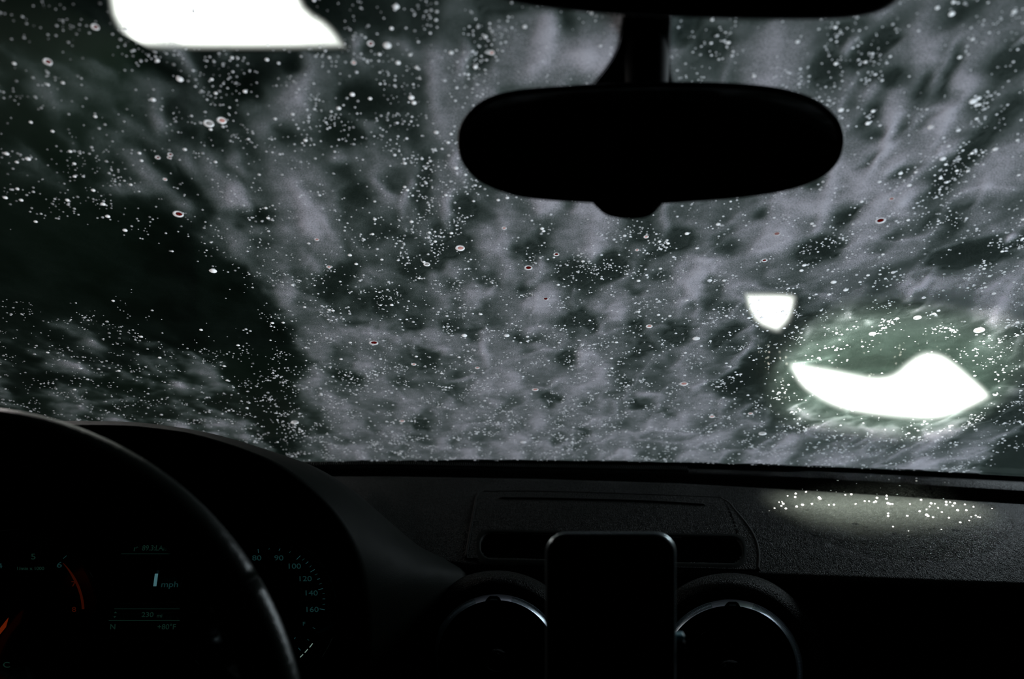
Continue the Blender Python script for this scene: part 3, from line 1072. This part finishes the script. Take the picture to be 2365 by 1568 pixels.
# ------------------------------------------------------------------ pale domes added as light sparkles on the lit part of the dash
sparkle_me = bpy.data.meshes.new('light_sparkle')
bm = bmesh.new()
bmesh.ops.create_icosphere(bm, subdivisions=2, radius=1)
for q_ in bm.verts: q_.co.z = max(q_.co.z, -0.1) * .7
bm.to_mesh(sparkle_me); bm.free()
sparkle_me.materials.append(M['sparkle'])
sparkle_me.polygons.foreach_set('use_smooth', [True] * len(sparkle_me.polygons))
SPARKLES = """1058,258,4 1245,257,2.5 1276,250,2 1347,248,2 1465,262,3 1467,292,3.5 1577,265,3 1577,282,3 1395,273,2 1182,277,2
825,314,2 848,332,2.5 922,321,2.5 780,344,3 776,367,3 1012,323,3 1048,333,2.5 1148,348,3 1108,352,2 935,371,4.5 942,378,3 698,411,4 685,425,3 715,443,4
786,430,4 825,418,4.5 888,411,3 641,440,3 1033,417,3 1176,412,2 1236,393,2 1318,347,3 1318,372,3 1310,396,3 1381,358,2.5 1381,378,3 1450,350,4
1390,408,4.5 1405,412,3 1420,412,2 1391,475,3 1391,492,3.5 1423,562,3 1517,491,3.5 1599,460,3 1609,385,3 1675,408,3.5 1645,484,5 1655,492,4 1688,500,3
1722,438,2 1746,466,2.5 1756,378,3 1775,398,3 1775,417,3.5 1800,400,2 1818,424,2.5 1830,408,3.5 1850,454,4 1867,534,4 1793,504,3 1908,454,3.5
1955,431,2.5 1898,416,2.5 1940,497,2 1970,488,2.5 1998,500,2.5 1927,521,2.5 1985,498,2 1743,580,2.5 1525,590,2 1522,622,2 1671,697,2.5 1671,740,2 1555,765,1.5
1543,805,1.3 560,465,2 605,457,2 2077,442,2 670,400,1.5 690,398,1.5 727,358,1.5 1265,394,1.5 1297,400,2 1700,410,1.5 1645,448,1.8 1665,429,1.8 1535,412,1.2
1000,418,1.4 1340,306,1.2 1765,292,1.5 1790,296,1.2 1100,330,1.3 1575,1,0"""
# the ledge is a separate mesh: ray-cast both
lv = [p for r in (ledge_a, led_mid, ledge_b) for p in r]
bvh_l = BVHTree.FromPolygons([tuple(p) for p in lv] + [tuple(p) for p in v_] if False else [tuple(p) for p in lv], grid_faces(3, NX))
for tok in SPARKLES.split():
    a, b, r = (float(q_) for q_ in tok.split(','))
    if r <= 0: continue
    px, py = 1565 + a / 2.861, 1020 + b / 2.861
    ledge = b < 300 and py < ledge_near(px) + 1
    if ledge:
        h = bvh_l.ray_cast(CAM, ray(px, py).normalized())
        if h[0] is None: continue
        p = h[0] + Vector((0, 0, .005))
    else:
        p = on_pad(px, py)
    rr = max(1.0, r * .62) / FPX * (p - CAM).dot(FW)
    o = bpy.data.objects.new('light_sparkle', sparkle_me)
    col.objects.link(o)
    o.location = p
    o.scale = (rr, rr, rr)
    reg = 'on the narrow ledge behind the groove' if ledge else ('at the left end of the light patch' if px < 1890 else 'at the right end of the light patch' if px > 2150 else
                                                             'low on the pad, away from the others' if py > 1200 else 'in the middle of the light patch')
    tag(o, 'tiny added light bead on the dashboard ' + reg, 'water bead', 'light sparkles ' + reg)

# spot that throws the patch of light on the pad
tgt = on_pad(2030, 1165)
gl = S(*on_glass(2055, 905))
bd = (gl - tgt).normalized()
spot.location = tgt + bd * ((3.25 - tgt.z) / bd.z)
bz = spot.location
bl = root('beam_lamp', 'hooded ceiling lamp above the car aiming a beam at the right of the windshield', 'lamp', tuple(bz))
box('lamp_head', bz + Vector((-.07, -.07, .05)), bz + Vector((.07, .07, .17)), M['housing'], bl, bevel=.01)
for sgn in (-1, 1):
    # two unseen flaps added to squeeze the beam into a slot
    yc_ = bz.y - bd.y / bd.z * .30 + sgn * (.0078 + .06)
    xc_ = bz.x - bd.x / bd.z * .30
    box('flap', (xc_ - .12, yc_ - .06, bz.z - .302), (xc_ + .12, yc_ + .06, bz.z - .298), M['housing'], bl)
    box('flap_arm', (xc_ + .10, yc_ - .01 - sgn * .04, bz.z - .302), (xc_ + .115, yc_ + .01 - sgn * .04, bz.z + .06), M['housing'], bl)
spot.rotation_euler = (tgt - spot.location).to_track_quat('-Z', 'Y').to_euler()


# ------------------------------------------------------------------ air vents
def ring_pts(cx, cy, rx, ry, Y, a0, a1, n):
    return [P(cx + rx * math.cos(math.radians(a)), cy - ry * math.sin(math.radians(a)), Y) for a in np.linspace(a0, a1, n)]


def vent(cx, cy, R, w, label, tilt=0):
    Y = .775
    c = P(cx, cy, Y)
    t = root('air_vent', label, 'air vent', (c.x, Y + .03, c.z), 'round air vents')
    full = (0, 360)
    n = 97

    def loop(r, Y_, dy=0): return [P(cx + r * math.cos(2 * math.pi * k / 96), cy - r * math.sin(2 * math.pi * k / 96) + dy, Y_) for k in range(96)]
    # bulging hood moulding
    loft('surround', [loop(R * 1.36, Y + .060), loop(R * 1.33, Y + .038), loop(R * 1.26, Y + .022), loop(R * 1.17, Y + .014), loop(R * 1.09, Y + .012), loop(R * 1.03, Y + .018), loop(R * 1.01, Y + .03)], M['pad'], t)
    # ring body: a cone that leans back towards its outer edge
    def yr(r, d=0.0): return Y + .013 * (r - (R - w)) / w + d

    def cloop(r, d=0.0): return loop(r, yr(r, d))
    loft('ring', [loop(R, Y + .03), cloop(R), cloop(R - 1.7, -.0006), cloop(R - 1.9, .0015), cloop(R - w + 1.9, .0015), cloop(R - w + 1.7, -.0006), cloop(R - w), loop(R - w, Y + .02)], M['alu_rib'], t)
    v, fc = [], []
    for k in range(300):
        a = 360 * k / 300
        if 74 + tilt < a < 108 + tilt: continue
        a = math.radians(a); da = math.radians(.32)
        s = len(v)
        for r in (R - 2.0, R - w + 2.0):
            for sg in (-1, 1):
                for d in (.0016, -.0006):
                    v.append(P(cx + r * math.cos(a + sg * da), cy - r * math.sin(a + sg * da), yr(r, d)))
        fc += [(s + 1, s + 3, s + 7, s + 5), (s, s + 1, s + 5, s + 4), (s + 2, s + 6, s + 7, s + 3), (s, s + 2, s + 3, s + 1), (s + 4, s + 5, s + 7, s + 6)]
    mk('ribs', v, fc, M['alu_rib'], t, smooth=False, kind='stuff')
    v = []
    m_ = 24
    for d in (.002, -.0012):
        for k in range(m_):
            a = math.radians(74 + tilt + 34 * k / (m_ - 1))
            for r in (R - .3, R - w + .3):
                v.append(P(cx + r * math.cos(a), cy - r * math.sin(a), yr(r, d)))
    fc = []
    for k in range(m_ - 1):
        i = 2 * m_ + 2 * k
        fc += [(i, i + 1, i + 3, i + 2), (2 * k, i, i + 2, 2 * k + 2), (2 * k + 1, 2 * k + 3, i + 3, i + 1)]
    fc += [(0, 1, 2 * m_ + 1, 2 * m_), (2 * m_ - 2, 4 * m_ - 2, 4 * m_ - 1, 2 * m_ - 1)]
    mk('plate', v, fc, M['alu'], t, smooth=False)
    # tab
    ca = math.radians(91 + tilt)
    tx, tyy = cx + (R - w) * math.cos(ca), cy - (R - w) * math.sin(ca)
    poly = [(-21, 5), (-17, -1), (-12, -7), (-8, -9.5), (8, -9.5), (13, -7), (17, 0), (22, 5), (18, 9), (-18, 9)]
    f0 = [P(tx + x, tyy + y * 1.0, Y - .0045) for x, y in poly]
    f1 = [P(tx + x * 1.04, tyy + y * 1.04, Y - .002) for x, y in poly]
    f2 = [P(tx + x * 1.04, tyy + y * 1.04, Y + .01) for x, y in poly]
    tb = loft('tab', [f2, f1, f0], M['gloss'], t, cap1=True, smooth=False)
    mk('mark', [P(tx + x, tyy + y - 1.5, Y - .0050) for x, y in ((-7, -2), (8, -2), (9, 1.5), (-8, 1))], [(0, 1, 2, 3)], M['alu'], tb, smooth=False)
    # inner cone, louvres, hub
    loft('sleeve', [loop(R - w, Y + .012), loop(R * .86, Y + .014), loop(R * .80, Y + .03), loop(R * .76, Y + .07)], M['dark'], t, cap1=True)
    loft('inner_ring', [loop(R * .68, Y + .022), loop(R * .66, Y + .016), loop(R * .63, Y + .016), loop(R * .61, Y + .024)], M['gloss'], t)
    for k in range(12):
        a = math.radians(30 * k + 8)
        r0, r1 = R * .22, R * .78
        ca_, sa_ = math.cos(a), math.sin(a)
        tx_, ty_ = -sa_ * 5, ca_ * 5
        v = [P(cx + r0 * ca_ - tx_ * .4, cy - (r0 * sa_ - ty_ * .4), Y + .020), P(cx + r0 * ca_ + tx_ * .4, cy - (r0 * sa_ + ty_ * .4), Y + .028),
             P(cx + r1 * ca_ + tx_, cy - (r1 * sa_ + ty_), Y + .038), P(cx + r1 * ca_ - tx_, cy - (r1 * sa_ - ty_), Y + .026)]
        v += [p + Vector((0, .0015, 0)) for p in v]
        mk('blade', v, [(0, 1, 2, 3), (7, 6, 5, 4), (0, 4, 5, 1), (1, 5, 6, 2), (2, 6, 7, 3), (3, 7, 4, 0)], M['dark'], t, smooth=False)
    loft('hub', [loop(R * .24, Y + .03), loop(R * .22, Y + .014), loop(R * .17, Y + .006), loop(R * .05, Y + .004)], M['gloss'], t, cap1=True)
    return t


vent(1147, 1524, 152, 14, 'round air vent with metal ring left of the phone', 2)
vent(1686, 1553, 169, 15, 'larger round air vent with brighter metal ring right of the phone', -3)

# ------------------------------------------------------------------ instrument cluster
YC = .80
cl_loc = P(330, 1420, YC)
clu = root('instrument_cluster', 'dark instrument cluster with dim dials and a centre display behind the steering wheel', 'instrument cluster', (cl_loc.x, YC + .02, cl_loc.z))
cp = [P(x, y, YC + .014) for x, y in crom([(-225, 1650), (-225, 1070), (100, 1030), (300, 1030), (480, 1055), (600, 1100), (700, 1175), (765, 1270), (790, 1380), (795, 1500), (785, 1650)], 60)]
loft('cluster_panel', [[p + Vector((0, .004, 0)) for p in cp], cp], M['dark'], clu, cap0=True, cap1=True)


def text(name, s, px, py, hpx, m_, parent, Y=YC, ital=0.0, wide=1.0, align='CENTER', bold=0.0):
    cu = bpy.data.curves.new(name, 'FONT')
    cu.body = s
    cu.align_x = align
    cu.align_y = 'CENTER'
    cu.size = hpx / .70 / FPX * Y
    cu.shear = ital
    cu.extrude = 0.0002
    cu.offset = bold
    o = bpy.data.objects.new(name, cu)
    tmp = o
    col.objects.link(tmp)
    dg = bpy.context.evaluated_depsgraph_get()
    me_ = bpy.data.meshes.new_from_object(tmp.evaluated_get(dg))
    bpy.data.objects.remove(tmp)
    me_.materials.clear()
    me_.materials.append(m_)
    o = bpy.data.objects.new(name, me_)
    col.objects.link(o)
    if parent is not None:
        o.parent = parent
    p = P(px, py, Y) - LOC[parent]
    o.matrix_local = Matrix.Translation(p) @ Matrix.Rotation(math.pi / 2, 4, 'X') @ Matrix.Diagonal((wide, 1, 1, 1))
    LOC[o] = LOC[parent]
    return o


def seg(name, x0, y0, x1, y1, w, m_, parent, Y=YC):
    a, b = Vector((x0, y0)), Vector((x1, y1))
    n = (b - a).normalized()
    n = Vector((-n.y, n.x)) * (w / 2)
    q_ = [a - n, a + n, b + n, b - n]
    v = [P(p.x, p.y, Y) for p in q_] + [P(p.x, p.y, Y + .0006) for p in q_]
    return mk(name, v, [(0, 1, 2, 3), (0, 4, 5, 1), (1, 5, 6, 2), (2, 6, 7, 3), (3, 7, 4, 0)], m_, parent, smooth=False)


def dial(name, cx, cy, R):
    # dial: recessed disc with raised bezel
    def loop(r, Y_): return [P(cx + r * math.cos(2 * math.pi * k / 72), cy - r * math.sin(2 * math.pi * k / 72), Y_) for k in range(72)]
    return loft(name, [loop(R * 1.30, YC + .011), loop(R * 1.27, YC + .002), loop(R * 1.22, YC + .002), loop(R * 1.19, YC + .009)], M['gloss'], clu, cap1=True)


d2 = dial('speedometer', 597, 1412, 150)
d1 = dial('rev_counter', 42, 1412, 150)
for s, x, y in (('80', 593, 1289), ('90', 644, 1289), ('100', 679, 1308), ('120', 704, 1337), ('140', 718, 1370), ('160', 720, 1408), ('60', 500, 1320)):
    text('number', s, x, y, 12.5, M['teal'], d2, wide=1.28)
text('letter', 'F', 702, 1441, 9, M['teal'], d2, wide=1.2)
angs = [90, 80.5, 69, 58, 49, 42.5, 36, 29.8, 23.6, 18.5, 14, 9, 1]
TK = [(596, 1268, 597, 1277), (622, 1266, 621, 1269), (647, 1267, 644, 1272), (671, 1273, 668, 1277), (694, 1283, 685, 1292), (703, 1290, 698, 1294),
      (712, 1297, 706, 1302), (719, 1306, 715, 1310), (727, 1315, 717, 1321), (733, 1325, 727, 1328), (739, 1336, 733, 1338), (743, 1347, 737, 1349),
      (746, 1359, 735, 1362), (750, 1371, 745, 1371), (751, 1383, 745, 1383), (751, 1395, 745, 1396), (750, 1408, 738, 1406),
      (722, 1449, 728, 1452), (682, 1472, 680, 1476), (710, 1476, 714, 1479), (689, 1496, 694, 1502)]
for k, (a, b, c_, d_) in enumerate(TK):
    seg('tick', a, b, c_, d_, 1.3, M['tick'] if (k % 2 == 0) else M['teal'], d2)
for (a, b, c_, d_) in ((722, 1486, 715, 1495), (711, 1499, 704, 1507), (700, 1511, 693, 1518)):
    seg('fuel_mark', a, b, c_, d_, 2.0, M['white_tick'], d2)
text('number', '4', 0, 1307, 12.5, M['teal'], d1, wide=1.28)
text('number', '5', 77, 1286, 14, M['green'], d1, wide=1.28)
text('number', '6', 136, 1305, 14, M['teal'], d1, ital=.15, wide=1.35)
text('number', '7', 170, 1349, 13, M['red'], d1, wide=1.3)
text('number', '8', 171, 1408, 12, M['red'], d1, wide=1.3)
text('caption', '1/min x 1000', 70, 1313, 8, M['green'], d1, wide=1.1)
text('letter', 'C', 15, 1536, 14, M['green'], d1, wide=1.3)
seg('tick', 154, 1283, 146, 1290, 1.6, M['teal'], d1)
arc_o = [(42 + 153 * math.cos(math.radians(a)) , 1412 - 153 * math.sin(math.radians(a))) for a in np.linspace(47, 2, 24)]
va = []
for i, (x, y) in enumerate(arc_o):
    w = 1.5 + 4.5 * min(1, i / 8)
    a = math.atan2(1412 - y, x - 42)
    for Yv in (YC, YC + .0006):
        for r in (153, 153 - w):
            va.append(P(42 + r * math.cos(a), 1412 - r * math.sin(a), Yv))
fa = []
for i in range(23):
    s = 4 * i
    fa += [(s, s + 1, s + 5, s + 4), (s, s + 4, s + 6, s + 2), (s + 1, s + 3, s + 7, s + 5)]
mk('red_zone', va, fa, M['red'], d1, smooth=False)
nd = [(20, 1426), (16, 1430), (-2, 1453), (-30, 1490), (-30, 1515), (0, 1465), (14, 1448)]
mk('needle', [P(x, y, YC - .006) for x, y in nd] + [P(x, y, YC - .004) for x, y in nd],
   [tuple(range(7))] + [(i, (i + 1) % 7, 7 + (i + 1) % 7, 7 + i) for i in range(7)], M['needle'], d1, smooth=False)
# centre display
disp = loft('display', [[P(x, y, YC + .010) for x, y in rrect(238, 1235, 470, 1490, 10)], [P(x, y, YC + .006) for x, y in rrect(242, 1239, 466, 1486, 8)]], M['gloss'], clu, cap1=True)
text('station', '89.3:LAist', 327, 1266, 13, M['green'], disp, ital=.22, align='LEFT', wide=.88)
text('antenna_icon', 'r', 311, 1267, 14, M['green'], disp, ital=.2)
seg('antenna_wave', 316, 1262, 319, 1265, 1, M['green'], disp)
seg('display_line', 280, 1279, 400, 1279, 1.2, M['green'], disp)
text('speed_number', '1', 357, 1341, 30, M['teal_hi'], disp, ital=.15, bold=.0004, wide=1.2)
text('unit', 'mph', 391, 1350, 14, M['teal'], disp, ital=.15, wide=1.2)
seg('display_line', 264, 1406, 415, 1406, 1.0, M['green'], disp)
text('range_number', '230', 340, 1420, 12, M['green'], disp, ital=.12, wide=1.15)
text('range_unit', 'mi', 368, 1422, 9, M['green'], disp, ital=.12, wide=1.1)
mk('arrow', [P(x, y, YC) for x, y in ((263, 1416), (270, 1416), (267, 1412))], [(0, 1, 2)], M['green'], disp, smooth=False)
mk('arrow', [P(x, y, YC) for x, y in ((262, 1423), (269, 1423), (264, 1427))], [(0, 1, 2)], M['green'], disp, smooth=False)
seg('display_line', 251, 1433, 415, 1433, 1.2, M['green'], disp)
text('gear_letter', 'N', 260, 1448, 13, M['green'], disp, ital=.1)
text('temperature', '+80\u00b0F', 384, 1448, 13, M['green'], disp, ital=.12)

# ------------------------------------------------------------------ steering wheel
wc = P(-107, 1757, .44)
wheel = root('steering_wheel', 'black leather steering wheel in the lower left corner in front of the dials', 'steering wheel', tuple(wc))


def wpt(ang, r, dY=0.0):
    a = math.radians(ang)
    y = .44 + 0.045 * math.sin(a) + dY
    return P(-107 + r * math.cos(a), 1757 - r * math.sin(a), y)


nseg = 160
def rim(name, a0, a1, n, k=1.0, m_='rim', closed=False):
    loops = []
    for i in range(n):
        a = a0 + (a1 - a0) * i / (n - 1)
        c = wpt(a, 758)
        o_ = (wpt(a, 820) - c)
        R_ = o_.length
        e1 = o_.normalized()
        tng = (wpt(a + 1, 758) - wpt(a - 1, 758)).normalized()
        e2 = e1.cross(tng).normalized()
        lp = []
        for j in range(28):
            q_ = 2 * math.pi * j / 28
            rr = R_ * k
            lp.append(c + e1 * rr * math.cos(q_) + e2 * rr * .82 * math.sin(q_))
        loops.append(lp)
    return loft(name, loops, M[m_], wheel, cap0=True, cap1=True)


rim('rim', 31.5, 391.0, 150)
rim('rim_seam', 30.8, 31.7, 5, k=0.975, m_='dark')
# airbag hub and spokes (below the frame)
hubc = P(-107, 1900, .46)
hb = [[P(-107 + 300 * s * math.cos(2 * math.pi * k / 48), 1900 - 250 * s * math.sin(2 * math.pi * k / 48), y) for k in range(48)] for s, y in ((1.0, .49), (1.0, .46), (.9, .43), (.5, .42), (.1, .42))]
loft('hub', hb, M['plastic'], wheel, cap0=True, cap1=True)
for s in (-1, 1):
    v = []
    for (x, y, w_, Yv) in ((250, 1860, 60, .46), (420, 1850, 50, .45), (680, 1820, 70, .44)):
        for dy in (-w_, w_):
            for dd in (-.008, .008):
                v.append(P(-107 + s * x, y + dy, Yv + dd))
    fc = []
    for i in range(2):
        a = 4 * i
        fc += [(a, a + 4, a + 6, a + 2), (a + 1, a + 3, a + 7, a + 5), (a, a + 1, a + 5, a + 4), (a + 2, a + 6, a + 7, a + 3)]
    fc += [(0, 2, 3, 1), (8, 9, 11, 10)]
    mk('spoke', v, fc, M['plastic'], wheel, smooth=False)

# ------------------------------------------------------------------ phone and holder
YP = .47
ph = root('phone', 'black smartphone standing upright in a holder in front of the centre panel', 'phone', tuple(P(1410, 1500, YP)))


def prr(x0, y0, x1, y1, r, Y, n=10): return [P(x, y, Y) for x, y in rrect(x0, y0, x1, y1, r, n)]


loft('phone_body', [prr(1268, 1234, 1554, 1820, 44, YP + .0088), prr(1262, 1230, 1559, 1826, 47, YP + .0075), prr(1260, 1229, 1561, 1828, 48, YP + .004),
                    prr(1262, 1230, 1559, 1826, 47, YP + .001), prr(1267, 1234, 1554, 1821, 44, YP)], M['steel'], ph, cap0=True, cap1=True)
loft('screen', [prr(1265, 1233, 1556, 1823, 45, YP + .0004), prr(1267, 1235, 1554, 1821, 44, YP - .0008), prr(1271, 1239, 1550, 1817, 41, YP - .0010)], M['gloss'], ph, cap1=True)
hd = root('phone_holder', 'phone holder with teal-edged side clamps gripping the lower phone', 'phone holder', tuple(P(1410, 1700, YP + .02)))
for s in (0, 1):
    x0, x1 = ((1568, 1577), (1270, 1279))[s]
    lo, hi = P(x0, 1537, YP - .002), P(x1, 1457, YP + .018)
    ya = YP + (.012 if s == 0 else .0115)
    box('clamp_arm', (lo.x, ya, lo.z), (hi.x, YP + .018, hi.z), M['clip'], hd, bevel=.0012)
    a, b = P(x0 if s == 0 else x0, 1620, YP + .018), P(x1, 1480, YP + .026)
    xa = P(1410, 1500, YP + .02).x
    box('clamp_bar', (min(xa, b.x) if s == 0 else lo.x, YP + .0095, P(0, 1530, YP).z), (hi.x if s == 0 else xa, YP + .0165, P(0, 1500, YP).z), M['plastic'], hd, bevel=.001)
bc = P(1410, 1515, YP + .03)
box('back_plate', (bc.x - .022, YP + .0175, bc.z - .022), (bc.x + .022, YP + .028, bc.z + .022), M['plastic'], hd, bevel=.003)
tube('stalk', [Vector((bc.x, YP + .026, bc.z)), Vector((bc.x, YP + .09, bc.z - .03)), Vector((bc.x, YP + .22, bc.z - .11)), Vector((bc.x, .86, bc.z - .14))], .008, M['plastic'], hd)

# ------------------------------------------------------------------ rear-view mirror
YM = .49
out = crom([(1056, 322), (1061, 292), (1084, 256), (1125, 226), (1190, 208), (1300, 198), (1450, 190), (1620, 189), (1740, 195), (1825, 208), (1890, 232), (1932, 267),
            (1948, 300), (1951, 330), (1941, 365), (1917, 396), (1880, 420), (1815, 441), (1720, 456), (1600, 466), (1500, 471), (1380, 469), (1260, 462), (1180, 450), (1108, 420), (1072, 383), (1059, 352)], 128, closed=True)
mc = (1503, 332)


def mloop(s, Y, dpx=0): return [P(mc[0] + (x - mc[0]) * (1 - dpx / 448) * s, mc[1] + (y - mc[1]) * (1 - dpx / 140) * s, Y) for x, y in out]


mir = root('rearview_mirror', 'wide oval black rear-view mirror hanging at the top centre of the windshield', 'mirror', tuple(P(1503, 332, YM + .02)))
loft('mirror_housing', [mloop(1, YM - .004, 9), mloop(1, YM - .0055, 5), mloop(1, YM - .002, 1), mloop(1, YM + .004, 0), mloop(1.0, YM + .012, 8), mloop(.95, YM + .026, 20), mloop(.8, YM + .038, 30), mloop(.5, YM + .045, 40)],
     M['plastic'], mir, cap1=True)
loft('mirror_glass', [mloop(1, YM - .0035, 8.5), mloop(1, YM - .0045, 10.5), mloop(.5, YM - .0045, 10.5)], M['gloss'], mir, cap1=True)
pod = crom([(1372, 462), (1384, 484), (1405, 498), (1440, 505), (1475, 505), (1502, 498), (1520, 482), (1528, 462), (1450, 455)], 40, closed=True)
loft('sensor_pod', [[P(1450 + (x - 1450) * s, 478 + (y - 478) * s, Y) for x, y in pod] for s, Y in ((.85, YM - .004), (1, YM + .001), (1, YM + .022), (.8, YM + .03))], M['plastic'], mir, cap0=True, cap1=True)
# stem with sensor cover
def stemloop(py, Y, hw0, dY): return [P(1493 + hw0 * math.cos(a), py, Y + dY * math.sin(a)) for a in np.linspace(0, 2 * math.pi, 20, endpoint=False)]
loft('stem', [stemloop(260, YM + .030, 46, .014), stemloop(190, YM + .032, 50, .016), stemloop(110, YM + .030, 54, .018), stemloop(30, YM + .022, 58, .02), stemloop(-60, YM + .0, 60, .02)], M['dark'], mir, cap0=True, cap1=True)

# overhead console
oc = crom([(1110, -60), (1148, -12), (1180, 4), (1260, 18), (1400, 32), (1600, 41), (1800, 45), (1930, 44), (2000, 36), (2050, 20), (2085, -8), (2110, -60), (1600, -90)], 90, closed=True)
con = root('overhead_console', 'black overhead console edge hanging above the rear-view mirror', 'overhead console', tuple(P(1600, -40, .40)))
loft('console_shell', [[P(1600 + (x - 1600) * s, -25 + (y + 25) * s, Y) for x, y in oc] for s, Y in ((.92, .385), (.98, .390), (1, .40), (1.0, .42), (.97, .435), (.8, .44))], M['dark'], con, cap0=True, cap1=True)
box('console_mount', (P(1300, 0, .41).x, .28, 1.30), (P(1900, 0, .41).x, .43, 1.385), M['dark'], con, bevel=.01)

# ------------------------------------------------------------------ bonnet outside
bon = root('car_bonnet', 'dark car bonnet beyond the windshield under the foam', 'car bonnet', (0, 1.6, .75))
v = []
for j in range(14):
    t = j / 13
    for i in range(30):
        s = i / 29 * 2 - 1
        x = .08 + s * (1.0 - .08 * t)
        y = 1.27 + t * .95 - .12 * s * s
        v.append(Vector((x, y, .80 - .13 * t * t - .07 * s ** 4 + .01 * math.cos(s * 6))))
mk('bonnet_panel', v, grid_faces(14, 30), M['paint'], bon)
v2 = [p for p in v[-30:]] + [p + Vector((0, .05, -.35)) for p in v[-30:]]
mk('front_end', v2, grid_faces(2, 30), M['paint'], bon)


# ------------------------------------------------------------------ ceiling lamp and added glow panels in the bay
def diffuser(poly, to3d, soft, parent):
    pa = np.array(poly)
    x0, y0 = pa.min(0); x1, y1 = pa.max(0)
    nx_ = int((x1 - x0) / 7) + 2; ny_ = int((y1 - y0) / 7) + 2
    gxv, gyv = np.meshgrid(np.linspace(x0, x1, nx_), np.linspace(y0, y1, ny_))
    a = pa; b = np.roll(pa, -1, 0)
    d2_ = np.full(gxv.shape, 1e9)
    for (ax, ay), (bx, by_) in zip(a, b):
        t = np.clip(((gxv - ax) * (bx - ax) + (gyv - ay) * (by_ - ay)) / max(1e-9, (bx - ax) ** 2 + (by_ - ay) ** 2), 0, 1)
        d2_ = np.minimum(d2_, (gxv - ax - t * (bx - ax)) ** 2 + (gyv - ay - t * (by_ - ay)) ** 2)
    ins = np.array([[inside(gxv[j, i], gyv[j, i], poly) for i in range(nx_)] for j in range(ny_)])
    dist = np.where(ins, np.sqrt(d2_), 0)
    glow = np.clip(dist / soft, 0, 1) ** 1.8
    v = [to3d(gxv[j, i], gyv[j, i]) for j in range(ny_) for i in range(nx_)]
    fl = ins.ravel()
    fc = [q_ for q_ in grid_faces(ny_, nx_) if any(fl[i] for i in q_)]
    o = mk('lamp_diffuser', v, fc, M['lamp'], parent, smooth=False)
    o.data.attributes.new('glow', 'FLOAT', 'POINT').data.foreach_set('value', glow.ravel().astype(np.float32))
    return o


def ceiling_lamp():
    zc = 3.42
    poly = [(252, -150), (655, -150), (700, 0), (762, 52), (800, 104), (782, 114), (500, 117), (330, 113), (292, 96), (262, 55), (248, 0)]
    poly = crom(poly, 60, closed=True)
    pts = [PZ(x, y, zc) for x, y in poly]
    c = sum(pts, Vector()) / len(pts)
    t = root('ceiling_lamp', 'big bright ceiling lamp glowing through the foam at upper left', 'lamp', (c.x, c.y, 3.5))
    up = Vector((0, 0, .06))
    loft('lamp_housing', [[p + up for p in pts], [c + (p - c) * 1.03 + Vector((0, 0, .0)) for p in pts], [c + (p - c) * 1.005 + Vector((0, 0, -.004)) for p in pts]], M['housing'], t, cap0=True)
    diffuser(poly, lambda x, y: PZ(x, y, zc), 42, t)


def add_glow_panel(poly, Y, label, soft=30):  # glowing panel on a post, added to stand for light patches on the foam
    cxp = sum(p[0] for p in poly) / len(poly); cyp = sum(p[1] for p in poly) / len(poly)
    poly = [(x + 8 * (x - cxp) / (abs(x - cxp) + 20), y + 8 * (y - cyp) / (abs(y - cyp) + 20)) for x, y in poly]
    pts2 = crom(poly, 70, closed=True)
    pts = [P(x, y, Y) for x, y in pts2]
    c = sum(pts, Vector()) / len(pts)
    t = root('added_glow', label, 'added_glow', (c.x, Y + .1, 0), 'added glows ahead of the car')
    loft('lamp_housing', [[c + (p - c) * .7 + Vector((0, .13, 0)) for p in pts], [c + (p - c) * 1.0 + Vector((0, .10, 0)) for p in pts], [c + (p - c) * 1.04 + Vector((0, .02, 0)) for p in pts],
                          [c + (p - c) * 1.04 for p in pts], [c + (p - c) * 1.0 + Vector((0, .004, 0)) for p in pts]], M['housing'], t, cap0=True)
    diffuser(pts2, lambda x, y: P(x, y, Y - .001), soft, t)
    tube('post', [Vector((c.x, Y + .11, c.z)), Vector((c.x, Y + .11, .02))], .03, M['housing'], t)
    box('foot', (c.x - .15, Y - .03, 0), (c.x + .15, Y + .25, .03), M['housing'], t, bevel=.005)


ceiling_lamp()
add_glow_panel([(1722, 684), (1740, 678), (1825, 682), (1834, 700), (1822, 735), (1800, 760), (1790, 764), (1755, 748), (1732, 720)], 4.2, 'smaller glowing panel added for the light patch on the foam right of centre')
add_glow_panel([(1826, 842), (1850, 840), (1930, 852), (2020, 868), (2060, 862), (2090, 836), (2130, 815), (2175, 822), (2225, 858), (2283, 906), (2262, 928),
       (2200, 956), (2150, 968), (2080, 965), (2000, 955), (1930, 938), (1865, 902), (1836, 872)], 3.4, 'long curved glowing panel added for the light patch on the foam at lower right')
